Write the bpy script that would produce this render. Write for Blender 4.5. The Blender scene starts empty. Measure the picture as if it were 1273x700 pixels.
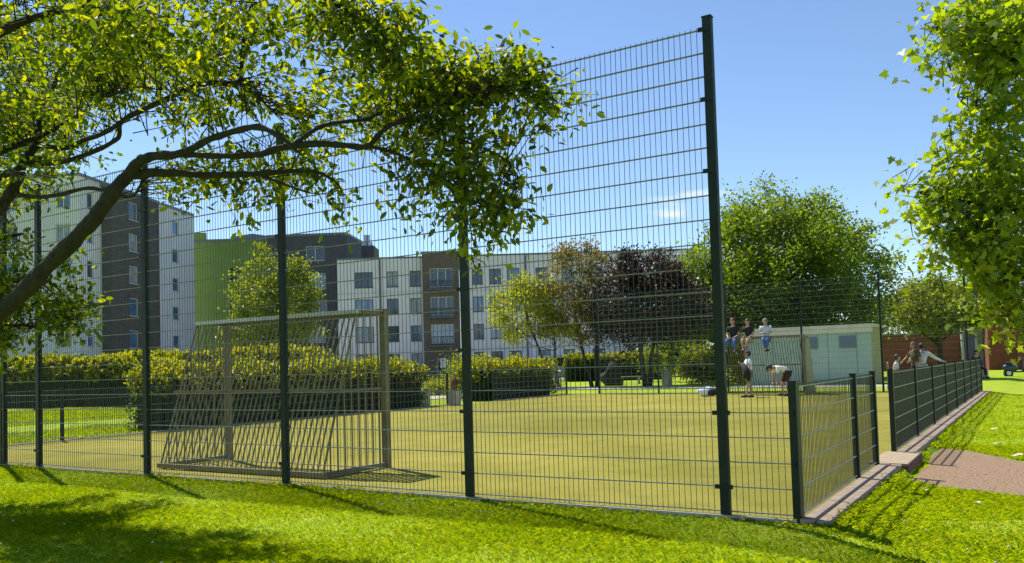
import bpy, bmesh, math, random
import numpy as np
from mathutils import Vector, Matrix
random.seed(7); RNG = np.random.default_rng(7)
S = bpy.context.scene; COL = S.collection
R = math.radians
# ------------------------------------------------------------------ camera solve (from the photograph's own geometry)
F, PPX, PPY = 1048.94, 636.5, 412.24
CAM = Vector((1.6595, -6.7921, 1.2635))
FW = Vector((-0.52924636, 0.84750749, 0.04036522))
RT = Vector((0.84723429, 0.5304431, -0.02870862))
UP = Vector((0.04574223, -0.01900486, 0.99877248))
def W(px, py, Z):
    return CAM + Z*(FW + RT*((px-PPX)/F) - UP*((py-PPY)/F))
def G(px, py, z0=0.0):
    d = FW + RT*((px-PPX)/F) - UP*((py-PPY)/F)
    return CAM + d*((z0-CAM.z)/d.z)
def H(px, Z, z=0.0):                      # a point at height z, Z metres ahead, on the bearing px
    y = 454.6 - (px-636)*0.0287
    p = W(px, y, Z); p.z = z; return p
# ------------------------------------------------------------------ tagging
def tag(o, label=None, cat=None, group=None, kind=None):
    if label: o['label'] = label
    if cat: o['category'] = cat
    if group: o['group'] = group
    if kind: o['kind'] = kind
    return o
def empty(name, loc, rz=0.0):
    o = bpy.data.objects.new(name, None); COL.objects.link(o); o.location = loc; o.rotation_euler = (0, 0, rz)
    o.empty_display_size = 0.2
    return o
def link(name, me, mat, parent=None, smooth=False):
    if mat is not None and len(me.materials) == 0: me.materials.append(mat)
    o = bpy.data.objects.new(name, me); COL.objects.link(o)
    if parent is not None: o.parent = parent
    if smooth: me.polygons.foreach_set('use_smooth', [True]*len(me.polygons))
    return o
def copy_tree(o, parent=None):
    c = o.copy(); COL.objects.link(c); c.parent = parent
    for ch in [x for x in KIDS(o)]: copy_tree(ch, c)
    return c
def KIDS(o): return [x for x in bpy.data.objects if x.parent == o]
# ------------------------------------------------------------------ mesh builder
class MB:
    def __init__(s): s.v = []; s.f = []; s.m = []
    def add(s, vs, fs, mi=0):
        n = len(s.v); s.v += [tuple(v) for v in vs]; s.f += [tuple(i+n for i in f) for f in fs]; s.m += [mi]*len(fs)
    def box(s, x0, x1, y0, y1, z0, z1, mi=0):
        s.add([(x0,y0,z0),(x1,y0,z0),(x1,y1,z0),(x0,y1,z0),(x0,y0,z1),(x1,y0,z1),(x1,y1,z1),(x0,y1,z1)],
              [(0,3,2,1),(4,5,6,7),(0,1,5,4),(1,2,6,5),(2,3,7,6),(3,0,4,7)], mi)
    def bar(s, a, b, w, h=None, mi=0, up=(0,0,1)):
        a = Vector(a); b = Vector(b); h = w if h is None else h
        d = (b-a).normalized(); u = Vector(up)
        if abs(d.dot(u)) > .99: u = Vector((0,1,0))
        x = d.cross(u).normalized(); y = x.cross(d).normalized()
        vs = []
        for p in (a, b):
            for sx, sy in ((-1,-1),(1,-1),(1,1),(-1,1)): vs.append(p + x*sx*w/2 + y*sy*h/2)
        s.add(vs, [(0,1,2,3),(7,6,5,4),(0,4,5,1),(1,5,6,2),(2,6,7,3),(3,7,4,0)], mi)
    def tube(s, pts, rad, n=8, mi=0, cap=True):
        pts = [Vector(p) for p in pts]
        if not hasattr(rad, '__len__'): rad = [rad]*len(pts)
        base = len(s.v); prev = None
        for i, p in enumerate(pts):
            d = (pts[min(i+1, len(pts)-1)] - pts[max(i-1, 0)])
            d = d.normalized() if d.length > 1e-9 else Vector((0,0,1))
            if prev is None:
                ref = Vector((0,0,1)) if abs(d.z) < .9 else Vector((1,0,0))
                x = d.cross(ref).normalized()
            else:
                x = (prev - d*prev.dot(d))
                x = x.normalized() if x.length > 1e-6 else d.orthogonal().normalized()
            prev = x; y = d.cross(x)
            for k in range(n):
                a = 2*math.pi*k/n
                s.v.append(tuple(p + (x*math.cos(a) + y*math.sin(a))*rad[i]))
        for i in range(len(pts)-1):
            for k in range(n):
                a = base+i*n+k; b = base+i*n+(k+1) % n
                s.f.append((a, b, b+n, a+n)); s.m.append(mi)
        if cap:
            s.f.append(tuple(base+k for k in reversed(range(n)))); s.m.append(mi)
            e = base+(len(pts)-1)*n
            s.f.append(tuple(e+k for k in range(n))); s.m.append(mi)
    def ball(s, c, r, nu=12, nv=8, sc=(1,1,1), mi=0):
        c = Vector(c); vs = [c+Vector((0,0,r*sc[2]))]; fs = []
        for j in range(1, nv):
            t = math.pi*j/nv
            for i in range(nu):
                a = 2*math.pi*i/nu
                vs.append(c+Vector((r*sc[0]*math.sin(t)*math.cos(a), r*sc[1]*math.sin(t)*math.sin(a), r*sc[2]*math.cos(t))))
        vs.append(c-Vector((0,0,r*sc[2]))); L = len(vs)-1
        for i in range(nu):
            fs.append((0, 1+i, 1+(i+1) % nu)); fs.append((L, 1+(nv-2)*nu+(i+1) % nu, 1+(nv-2)*nu+i))
            for j in range(nv-2):
                a = 1+j*nu+i; b = 1+j*nu+(i+1) % nu
                fs.append((a, a+nu, b+nu, b))
        s.add(vs, fs, mi)
    def mesh(s, name, mats):
        me = bpy.data.meshes.new(name); me.from_pydata(s.v, [], s.f)
        for m in (mats if isinstance(mats, (list, tuple)) else [mats]): me.materials.append(m)
        if any(s.m): me.polygons.foreach_set('material_index', s.m)
        me.update(); return me
    def build(s, name, mats, parent=None, smooth=False):
        return link(name, s.mesh(name, mats), None, parent, smooth)
def np_mesh(name, V, k, mat):
    """V: (n, k, 3) separate k-gons."""
    n = V.shape[0]
    me = bpy.data.meshes.new(name); me.vertices.add(n*k); me.loops.add(n*k); me.polygons.add(n)
    me.vertices.foreach_set('co', np.ascontiguousarray(V, dtype=np.float32).ravel())
    me.loops.foreach_set('vertex_index', np.arange(n*k, dtype=np.int32))
    me.polygons.foreach_set('loop_start', np.arange(0, n*k, k, dtype=np.int32))
    me.polygons.foreach_set('loop_total', np.full(n, k, dtype=np.int32))
    me.materials.append(mat); me.update(calc_edges=True); return me
def np_mesh_idx(name, V, faces, mat):
    """V: (n, k, 3) copies of one small mesh whose faces index 0..k-1 (all the same length)."""
    n, k = V.shape[:2]; fa = np.array(faces, dtype=np.int32); m, q = fa.shape
    idx = (fa[None] + (np.arange(n, dtype=np.int32)*k)[:, None, None]).ravel()
    me = bpy.data.meshes.new(name); me.vertices.add(n*k); me.loops.add(len(idx)); me.polygons.add(n*m)
    me.vertices.foreach_set('co', np.ascontiguousarray(V, dtype=np.float32).ravel())
    me.loops.foreach_set('vertex_index', idx)
    me.polygons.foreach_set('loop_start', np.arange(0, len(idx), q, dtype=np.int32))
    me.polygons.foreach_set('loop_total', np.full(n*m, q, dtype=np.int32))
    me.materials.append(mat); me.update(calc_edges=True); return me
# ------------------------------------------------------------------ materials
def mat(name, col, rough=.6, metal=0.0, noise=None, bump=None, spec=.5, col2=None, brick=None, detail=6):
    m = bpy.data.materials.new(name); m.use_nodes = True; nt = m.node_tree; b = nt.nodes['Principled BSDF']
    b.inputs['Base Color'].default_value = (*col, 1); b.inputs['Roughness'].default_value = rough
    b.inputs['Metallic'].default_value = metal; b.inputs['Specular IOR Level'].default_value = spec
    tc = nt.nodes.new('ShaderNodeTexCoord')
    if brick:
        br = nt.nodes.new('ShaderNodeTexBrick'); br.inputs['Scale'].default_value = 1.0
        br.inputs['Brick Width'].default_value = brick[0]; br.inputs['Row Height'].default_value = brick[1]
        br.inputs['Mortar Size'].default_value = brick[2]
        br.inputs['Color1'].default_value = (*col, 1); br.inputs['Color2'].default_value = (*(col2 or col), 1)
        br.inputs['Mortar'].default_value = (*brick[3], 1)
        sp = nt.nodes.new('ShaderNodeSeparateXYZ'); cb = nt.nodes.new('ShaderNodeCombineXYZ'); ad = nt.nodes.new('ShaderNodeMath')
        nt.links.new(tc.outputs['Object'], sp.inputs[0]); nt.links.new(sp.outputs[0], ad.inputs[0]); nt.links.new(sp.outputs[1], ad.inputs[1])
        nt.links.new(ad.outputs[0], cb.inputs[0]); nt.links.new(sp.outputs[2], cb.inputs[1])
        nt.links.new(cb.outputs[0], br.inputs['Vector']); nt.links.new(br.outputs['Color'], b.inputs['Base Color'])
    elif noise:
        nz = nt.nodes.new('ShaderNodeTexNoise'); nz.inputs['Scale'].default_value = noise; nz.inputs['Detail'].default_value = detail
        nz.inputs['Roughness'].default_value = .65
        nt.links.new(tc.outputs['Object'], nz.inputs['Vector'])
        cr = nt.nodes.new('ShaderNodeValToRGB'); cr.color_ramp.elements[0].position = .32; cr.color_ramp.elements[1].position = .68
        cr.color_ramp.elements[0].color = (*col, 1); cr.color_ramp.elements[1].color = (*(col2 or col), 1)
        nt.links.new(nz.outputs['Fac'], cr.inputs[0]); nt.links.new(cr.outputs[0], b.inputs['Base Color'])
    if bump:
        n2 = nt.nodes.new('ShaderNodeTexNoise'); n2.inputs['Scale'].default_value = bump[0]; n2.inputs['Detail'].default_value = 5
        nt.links.new(tc.outputs['Object'], n2.inputs['Vector'])
        bp = nt.nodes.new('ShaderNodeBump'); bp.inputs['Strength'].default_value = bump[1]; bp.inputs['Distance'].default_value = bump[2]
        nt.links.new(n2.outputs['Fac'], bp.inputs['Height']); nt.links.new(bp.outputs[0], b.inputs['Normal'])
    return m
def leafmat(name, cols, trans=.45, tcol=None, rough=.45, spec=.35):
    """cols: list of base colours chosen per leaf; translucent mix gives the lit-from-behind glow."""
    m = bpy.data.materials.new(name); m.use_nodes = True; nt = m.node_tree; b = nt.nodes['Principled BSDF']; out = nt.nodes['Material Output']
    ge = nt.nodes.new('ShaderNodeNewGeometry'); cr = nt.nodes.new('ShaderNodeValToRGB')
    el = cr.color_ramp.elements
    while len(el) < len(cols): el.new(.5)
    for i, c in enumerate(cols): el[i].position = i/(len(cols)-1); el[i].color = (*c, 1)
    nt.links.new(ge.outputs['Random Per Island'], cr.inputs[0]); nt.links.new(cr.outputs[0], b.inputs['Base Color'])
    b.inputs['Roughness'].default_value = rough; b.inputs['Specular IOR Level'].default_value = spec
    t = nt.nodes.new('ShaderNodeBsdfTranslucent')
    mx = nt.nodes.new('ShaderNodeMix'); mx.data_type = 'RGBA'; mx.blend_type = 'MULTIPLY'; mx.inputs[0].default_value = 1
    nt.links.new(cr.outputs[0], mx.inputs[6]); mx.inputs[7].default_value = (*(tcol or (3.2, 2.8, .7)), 1)
    nt.links.new(mx.outputs[2], t.inputs['Color'])
    ms = nt.nodes.new('ShaderNodeMixShader'); ms.inputs[0].default_value = trans
    nt.links.new(b.outputs[0], ms.inputs[1]); nt.links.new(t.outputs[0], ms.inputs[2]); nt.links.new(ms.outputs[0], out.inputs['Surface'])
    return m
M = dict(
    fence=mat('green_paint', (.006, .015, .010), .5, noise=7, col2=(.016, .028, .020), spec=.3),
    wire=mat('green_wire', (.025, .036, .026), .45, noise=9, col2=(.055, .068, .052)),
    wire_h=mat('green_wire_top_lit', (.12, .14, .12), .4, noise=11, col2=(.26, .27, .24)),  # lighter copy of the wire paint: sunlight on the horizontals put into colour
    screen=mat('green_net_screen', (.010, .028, .014), .9, noise=30, col2=(.022, .052, .028), bump=(220, .6, .004)),
    galv=mat('galvanised_steel', (.15, .13, .065), .55, .15, noise=5, col2=(.25, .22, .12)),
    galv_top=mat('galvanised_roof_gleam', (.42, .43, .40), .38, .6, noise=8, col2=(.55, .55, .52)),  # brighter copy of the galvanised steel, with the roof's gleam put into its colour
    bark=mat('bark', (.012, .010, .007), .95, noise=22, col2=(.036, .033, .018), bump=(45, .8, .02)),
    bark_far=mat('bark_far', (.035, .028, .022), .95, noise=6, col2=(.075, .062, .048)),
    white=mat('white_render', (.61, .61, .70), .85, noise=.35, col2=(.67, .67, .74)),
    white2=mat('pale_render', (.63, .61, .68), .85, noise=.3, col2=(.69, .67, .73)),
    brown=mat('brown_brick', (.062, .052, .058), .85, col2=(.095, .076, .080), brick=(.5, .16, .012, (.12, .11, .11))),
    navy=mat('dark_brick', (.058, .056, .075), .85, col2=(.090, .082, .100), brick=(.5, .16, .012, (.10, .10, .11))),
    brown2=mat('brown_brick_bay', (.10, .068, .055), .85, col2=(.15, .105, .085), brick=(.5, .16, .012, (.16, .14, .13))),
    green=mat('green_render', (.15, .23, .045), .85, noise=.4, col2=(.17, .26, .055)),
    red=mat('red_wall', (.15, .040, .024), .9, noise=1.2, col2=(.22, .07, .042)),
    frame_w=mat('window_frame_white', (.55, .57, .6), .5),
    frame_d=mat('window_frame_dark', (.08, .09, .11), .5),
    roof=mat('roof_edge', (.11, .13, .16), .5, noise=2, col2=(.15, .17, .2)),
    kiosk=mat('pale_green_panel', (.28, .40, .33), .7, noise=1.1, col2=(.33, .45, .38), bump=(8, .25, .02)),
    kiosk_side=mat('beige_panel', (.32, .30, .17), .8, noise=1.5, col2=(.38, .36, .22)),
    kroof=mat('kiosk_roof', (.50, .47, .38), .6, noise=2, col2=(.60, .57, .48)),
    louver=mat('louvre', (.16, .21, .27), .5),
    concrete=mat('concrete', (.36, .33, .27), .9, noise=6, col2=(.48, .45, .38)),
    kerb=mat('pink_kerb', (.24, .175, .12), .9, noise=7, col2=(.42, .32, .235), bump=(60, .4, .006)),
    slab=mat('tan_slab', (.30, .22, .14), .9, noise=7, col2=(.40, .31, .20), bump=(70, .3, .004)),
    joint=mat('joint', (.09, .05, .035), .95, noise=30, col2=(.16, .09, .06)),
    riser=mat('red_riser', (.20, .07, .05), .9, noise=10, col2=(.12, .05, .04)),
    gravel=mat('pink_gravel', (.21, .125, .068), .97, noise=26, col2=(.43, .285, .17), bump=(120, .9, .02), detail=10),
    pathpale=mat('pale_path', (.48, .41, .35), .95, noise=3, col2=(.60, .52, .45)),
    skin=mat('skin', (.50, .29, .20), .55), skin_d=mat('skin_tan', (.36, .20, .13), .55),
    black=mat('black_cloth', (.018, .018, .02), .85), jeans=mat('blue_denim', (.055, .12, .30), .85, noise=12, col2=(.09, .18, .40)),
    white_c=mat('white_cloth', (.78, .79, .82), .8), pale_c=mat('pale_blue_cloth', (.55, .62, .70), .85),
    beige_c=mat('beige_cloth', (.42, .38, .28), .85), grey_c=mat('grey_green_cloth', (.20, .20, .15), .85),
    olive_c=mat('olive_cloth', (.10, .075, .03), .85), brown_c=mat('dark_brown_cloth', (.055, .035, .025), .85),
    hair_b=mat('brown_hair', (.055, .028, .015), .6), hair_r=mat('red_brown_hair', (.14, .045, .02), .6),
    hair_d=mat('dark_hair', (.02, .015, .012), .6), cap=mat('cap_cloth', (.045, .05, .06), .8),
    shoe=mat('dark_shoe', (.02, .018, .018), .6), shoe_w=mat('pale_shoe', (.5, .5, .5), .6),
    tyre=mat('rubber', (.02, .02, .02), .8), chrome=mat('rim', (.4, .4, .42), .3, .8),
    silver=mat('van_paint', (.42, .46, .52), .3, .2), blue_p=mat('blue_paint', (.03, .045, .09), .35),
    wood=mat('weathered_wood', (.38, .30, .20), .8, noise=5, col2=(.5, .42, .3)),
    boulder=mat('dark_boulder', (.025, .022, .022), .95, noise=4, col2=(.06, .055, .05), bump=(6, .6, .1)),
    lamp=mat('dark_glass_pane', (.02, .02, .03), .1), paper=mat('pale_paper', (.75, .75, .7), .8),
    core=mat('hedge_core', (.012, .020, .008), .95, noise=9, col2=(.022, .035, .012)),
    soil=mat('soil', (.05, .038, .025), .95, noise=12, col2=(.09, .07, .045)),
)
def glassmat():
    m = mat('window_glass', (.035, .09, .20), .08, noise=.55, col2=(.09, .20, .42), detail=2)  # blue reflection of the sky is painted into the glass colour
    m.node_tree.nodes['Principled BSDF'].inputs['IOR'].default_value = 1.9
    return m
M['glass'] = glassmat()
M['glass_d'] = mat('window_glass_dark', (.02, .035, .06), .06, noise=.5, col2=(.05, .08, .13), detail=2); M['glass_d'].node_tree.nodes['Principled BSDF'].inputs['IOR'].default_value = 1.7
M['glass_c'] = mat('window_curtained', (.20, .24, .30), .2, noise=1.6, col2=(.34, .37, .42), detail=1)
GR = random.Random(5)
def turfmat():
    m = bpy.data.materials.new('sanded_turf'); m.use_nodes = True; nt = m.node_tree; b = nt.nodes['Principled BSDF']
    tc = nt.nodes.new('ShaderNodeTexCoord'); b.inputs['Roughness'].default_value = .97; b.inputs['Specular IOR Level'].default_value = .15
    def nz(s, d=4):
        n = nt.nodes.new('ShaderNodeTexNoise'); n.inputs['Scale'].default_value = s; n.inputs['Detail'].default_value = d
        nt.links.new(tc.outputs['Object'], n.inputs['Vector']); return n
    def ramp(n, a, ca, c, cc):
        r = nt.nodes.new('ShaderNodeValToRGB'); r.color_ramp.elements[0].position = a; r.color_ramp.elements[1].position = c
        r.color_ramp.elements[0].color = (*ca, 1); r.color_ramp.elements[1].color = (*cc, 1); nt.links.new(n.outputs['Fac'], r.inputs[0]); return r
    a = ramp(nz(.55, 8), .3, (.285, .26, .045), .7, (.37, .33, .080))
    c = ramp(nz(55, 3), .3, (.45, .5, .3), .62, (1.1, 1.06, .9))
    mx = nt.nodes.new('ShaderNodeMix'); mx.data_type = 'RGBA'; mx.blend_type = 'MULTIPLY'; mx.inputs[0].default_value = .8
    nt.links.new(a.outputs[0], mx.inputs[6]); nt.links.new(c.outputs[0], mx.inputs[7])
    d = ramp(nz(.16, 5), .38, (.74, .77, .68), .62, (1.06, 1.04, 1.0)); e2 = ramp(nz(2.6, 9), .36, (.72, .78, .70), .52, (1, 1, 1))
    m2 = nt.nodes.new('ShaderNodeMix'); m2.data_type = 'RGBA'; m2.blend_type = 'MULTIPLY'; m2.inputs[0].default_value = 1
    m3 = nt.nodes.new('ShaderNodeMix'); m3.data_type = 'RGBA'; m3.blend_type = 'MULTIPLY'; m3.inputs[0].default_value = .55
    nt.links.new(mx.outputs[2], m2.inputs[6]); nt.links.new(d.outputs[0], m2.inputs[7]); nt.links.new(m2.outputs[2], m3.inputs[6]); nt.links.new(e2.outputs[0], m3.inputs[7])
    nt.links.new(m3.outputs[2], b.inputs['Base Color'])
    bp = nt.nodes.new('ShaderNodeBump'); bp.inputs['Strength'].default_value = .7; bp.inputs['Distance'].default_value = .015
    nt.links.new(nz(90, 3).outputs['Fac'], bp.inputs['Height']); nt.links.new(bp.outputs[0], b.inputs['Normal'])
    return m
M['turf'] = turfmat()
def lawnmat():
    m = bpy.data.materials.new('lawn'); m.use_nodes = True; nt = m.node_tree; b = nt.nodes['Principled BSDF']
    tc = nt.nodes.new('ShaderNodeTexCoord'); b.inputs['Roughness'].default_value = .9; b.inputs['Specular IOR Level'].default_value = .2
    n = nt.nodes.new('ShaderNodeTexNoise'); n.inputs['Scale'].default_value = .8; n.inputs['Detail'].default_value = 12; n.inputs['Roughness'].default_value = .75
    nt.links.new(tc.outputs['Object'], n.inputs['Vector'])
    r = nt.nodes.new('ShaderNodeValToRGB'); e = r.color_ramp.elements; e[0].position = .3; e[1].position = .72; e.new(.5)
    e[0].color = (.22, .34, .006, 1); e[1].color = (.30, .41, .010, 1); e[2].color = (.42, .45, .05, 1)
    nt.links.new(n.outputs['Fac'], r.inputs[0]); nt.links.new(r.outputs[0], b.inputs['Base Color'])
    n2 = nt.nodes.new('ShaderNodeTexNoise'); n2.inputs['Scale'].default_value = 40; n2.inputs['Detail'].default_value = 4
    nt.links.new(tc.outputs['Object'], n2.inputs['Vector'])
    bp = nt.nodes.new('ShaderNodeBump'); bp.inputs['Strength'].default_value = .8; bp.inputs['Distance'].default_value = .04
    nt.links.new(n2.outputs['Fac'], bp.inputs['Height']); nt.links.new(bp.outputs[0], b.inputs['Normal'])
    return m
M['lawn'] = lawnmat()
M['blade'] = leafmat('grass_blade', [(.19, .31, .006), (.26, .39, .008), (.33, .45, .012), (.46, .46, .06)], .5, (1.5, 1.35, .1), .8, .03)
M['leaf'] = leafmat('cherry_leaf', [(.014, .028, .008), (.026, .046, .009), (.035, .060, .010), (.055, .085, .012), (.08, .11, .012), (.12, .135, .012)], .55, (7.0, 5.8, .35), .5, .3)
M['maple'] = leafmat('maple_leaf', [(.07, .12, .012), (.12, .17, .016), (.19, .23, .022)], .5, (4.2, 3.9, .5), .45, .4)
M['hedge'] = leafmat('hedge_leaf', [(.022, .042, .010), (.034, .058, .012), (.055, .080, .014)], .3, (2.4, 2.2, .6), .45, .4)
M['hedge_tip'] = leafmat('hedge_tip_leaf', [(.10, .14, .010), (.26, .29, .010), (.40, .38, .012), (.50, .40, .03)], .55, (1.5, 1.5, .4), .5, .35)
M['tree_mid'] = leafmat('mid_green_leaf', [(.06, .10, .014), (.095, .145, .018), (.15, .20, .024)], .48, (3.0, 2.8, .5), .45, .4)
M['tree_light'] = leafmat('light_green_leaf', [(.08, .12, .012), (.13, .17, .014), (.20, .22, .018)], .5, (2.6, 2.4, .5), .45, .4)
M['tree_yellow'] = leafmat('yellow_green_leaf', [(.15, .19, .010), (.26, .28, .012), (.36, .34, .015)], .5, (1.8, 1.8, .5), .45, .4)
M['tree_olive'] = leafmat('olive_leaf', [(.09, .10, .025), (.14, .14, .035), (.20, .16, .04), (.20, .10, .035)], .45, (2.0, 1.8, .7), .45, .4)
M['tree_purple'] = leafmat('purple_leaf', [(.014, .011, .012), (.024, .018, .018), (.044, .032, .026), (.12, .05, .028)], .25, (1.4, 1.1, .9), .45, .4)
M['tree_copper'] = leafmat('copper_leaf', [(.04, .03, .015), (.09, .035, .018), (.16, .05, .022), (.05, .06, .018)], .35, (1.7, 1.2, .7), .45, .4)
M['flower'] = mat('clover_white', (.66, .60, .38), .9)
M['dry'] = mat('dry_leaf', (.62, .55, .36), .8)
# ------------------------------------------------------------------ leaf clouds
def unit(n):
    v = RNG.normal(size=(n, 3)); return v/np.linalg.norm(v, axis=1, keepdims=True)
def frames(D, N):
    D = D/np.linalg.norm(D, axis=1, keepdims=True)
    Y = np.cross(N, D); l = np.linalg.norm(Y, axis=1, keepdims=True); Y = Y/np.where(l < 1e-6, 1, l)
    Z = np.cross(D, Y); return D, Y, Z
LEAF = np.array([(0,0,0), (.30,.21,.05), (.68,.20,.04), (1,0,-.06), (.68,-.20,.04), (.30,-.21,.05)])
LEAF_F = [(0,1,2,3), (0,3,4,5)]
QUAD = np.array([(0,0,0), (.5,.36,.06), (1,0,0), (.5,-.36,.06)])
def maple_shape():
    pts = []
    for a, r in [(180,.06),(150,.30),(118,.52),(100,.36),(72,.78),(48,.50),(22,.70),(0,1.0),(-22,.70),(-48,.50),(-72,.78),(-100,.36),(-118,.52),(-150,.30)]:
        pts.append((r*math.cos(R(a))*.62+.25, r*math.sin(R(a))*.62, .30*abs(r*math.sin(R(a))*.62)-.25*max(0, r*math.cos(R(a))*.62)**2))
    return np.array(pts)
MAPLE = maple_shape()
def leaves(name, P, D, size, matl, shape='leaf', droop=.0, parent=None, flat=.5):
    n = len(P); N = unit(n); N[:, 2] = np.abs(N[:, 2]) + flat
    X, Y, Z = frames(D, N)
    sh = {'leaf': LEAF, 'quad': QUAD, 'maple': MAPLE}[shape]
    s = np.asarray(size).reshape(-1, 1, 1)
    V = P[:, None, :] + s*(sh[None, :, 0:1]*X[:, None] + sh[None, :, 1:2]*Y[:, None] + sh[None, :, 2:3]*Z[:, None])
    if shape == 'leaf': me = np_mesh_idx(name, V, LEAF_F, matl)
    elif shape == 'quad': me = np_mesh(name, V, 4, matl)
    else: me = np_mesh(name, V, len(sh), matl)
    return link(name, me, None, parent)
# ------------------------------------------------------------------ background trees
def bg_tree(name, label, loc, h, crown, matl, nclump=90, per=170, leaf=.17, trunks=1, tr=.14, zb=None, group=None, seed=1, r_cl=.55, lean=0.0, shell=.45, fork=False):
    """crown: list of (dx, dy, z, rx, ry, rz) ellipsoids. Built as an Empty > trunk, crown."""
    rs = np.random.default_rng(seed); random.seed(seed)
    root = empty(name, loc); tag(root, label, 'tree', group)
    C = []
    vols = np.array([c[3]*c[4]*c[5] for c in crown]); pr = vols/vols.sum()
    for _ in range(nclump):
        c = crown[rs.choice(len(crown), p=pr)]
        v = rs.normal(size=3); v /= np.linalg.norm(v); rad = rs.uniform(shell, 1.0)**.6
        C.append((c[0]+v[0]*c[3]*rad, c[1]+v[1]*c[4]*rad, c[2]+v[2]*c[5]*rad))
    C = np.array(C)
    P = []; D = []
    for c in C:
        k = int(per*rs.uniform(.5, 1.5)); r = r_cl*rs.uniform(.6, 1.35)
        v = rs.normal(size=(k, 3))*r*np.array([.62, .62, .5]); P.append(c+v)
        d = rs.normal(size=(k, 3)) + v/r*.8; d[:, 2] += .1; D.append(d)
    P = np.concatenate(P); D = np.concatenate(D)
    leaves('crown', P, D, rs.uniform(.65, 1.3, len(P))*leaf, matl, 'quad', parent=root, flat=.35)
    # trunk and limbs
    zc = np.mean([c[2] for c in crown]); zb = zb or min(c[2]-c[5] for c in crown)
    mb = MB()
    for t in range(trunks):
        a = 2*math.pi*t/max(trunks, 1)+.4; sp = .25 if trunks > 1 else 0
        base = Vector((math.cos(a)*sp*.5, math.sin(a)*sp*.5, -.1))
        top = Vector((crown[0][0]*.5+math.cos(a)*sp*3+lean, crown[0][1]*.5+math.sin(a)*sp*3, zc))
        pts = []; rr = []
        for i in range(7):
            u = i/6; p = base.lerp(top, u)+Vector((random.uniform(-.08, .08), random.uniform(-.08, .08), 0))*min(1, u*3)
            pts.append(p); rr.append(tr*(1.25 if i == 0 else 1-.62*u))
        mb.tube(pts, rr, 9)
        for c in C[rs.choice(len(C), min(len(C), 26//trunks), replace=False)]:
            u = random.uniform(.45, .95); i = min(5, int(u*6)); s = pts[i].lerp(pts[i+1], u*6-i) if i < 6 else pts[6]
            e = Vector(c); m1 = s.lerp(e, .4)+Vector((0, 0, -.12*(e-s).length)); m2 = s.lerp(e, .75)
            mb.tube([s, m1, m2, e], [tr*.34, tr*.22, tr*.12, tr*.04], 5)
    mb.build('trunk', M['bark_far'], root, True)
    return root
# ================================================================== GROUND
def sm(a, b, x):
    t = min(1, max(0, (x-a)/(b-a))); return t*t*(3-2*t)
def gz(x, y):
    t = sm(-.9, .0, y); w = sm(1.2, 2.6, y)*(1-sm(8.2, 9.8, y))
    a = -.5*(1-t)+.265*t; b = 1.2*(1-t)+(1.1-.73*w)*t
    z = -.03-.09*sm(a, b, x)
    return z
def ground():
    xs = [-900, -400, -200, -120, -80, -60, -45] + [ -40+i*2 for i in range(20)] + [-1.6, -1.2] + [-.8+i*.05 for i in range(50)] + [2, 3, 4.5, 6, 8, 10, 14, 20, 30, 50, 100, 250, 900]
    xs = sorted(set(xs))
    ys = [-900, -300, -100, -50, -30, -20, -15] + [-12+i for i in range(10)] + [-2+i*.1 for i in range(25)] + [.5+i*.15 for i in range(52)] + [ 1, 2, 3, 4, 6, 8, 11, 14, 18, 22, 26, 30, 35, 40, 50, 60, 80, 110, 150, 220, 400, 1200]
    ys = sorted(set(ys))
    v = [(x, y, gz(x, y)) for y in ys for x in xs]; nx = len(xs)
    f = [(j*nx+i, j*nx+i+1, (j+1)*nx+i+1, (j+1)*nx+i) for j in range(len(ys)-1) for i in range(nx-1)]
    me = bpy.data.meshes.new('ground'); me.from_pydata(v, [], f); me.update()
    tag(link('ground', me, M['lawn']), kind='structure')
ground()
XL, YF = -15.2, 24.5
mb = MB(); mb.box(XL, .02, .02, YF, -.3, 0); tag(mb.build('sports_pitch', M['turf']), kind='structure')
# kerb row along the right fence with a joint, entrance slab and its riser
mb = MB()
y = -.05
while y < 24.4:
    if not (3.72 < y+.5 < 5.3):
        mb.box(.025, .135, y, y+.985, -.25, .012); mb.box(.15, .26, y, y+.985, -.25, .006)
    y += 1.0
tag(mb.build('kerb', M['kerb']), kind='structure')
mb = MB(); mb.box(.132, .153, -.05, 24.4, -.25, -.004)
tag(mb.build('kerb_joint', M['joint']), kind='structure')
mb = MB(); mb.box(-.10, .32, 3.78, 5.10, -.2, .016); tag(mb.build('entrance_step', M['slab']), kind='structure')
mb = MB(); mb.box(-.09, .332, 3.775, 5.105, -.25, -.010); tag(mb.build('step_riser', M['riser']), kind='structure')
mb = MB(); mb.box(XL-.12, XL, -.1, 16.1, -.2, .02); mb.box(XL-.12, XL, 18.9, YF, -.2, .02); mb.box(XL-.12, .0, YF, YF+.1, -.2, .02)
mb.box(XL, -.0, -.06, .0, -.2, .002)
tag(mb.build('pitch_edging', M['concrete']), kind='structure')
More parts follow.
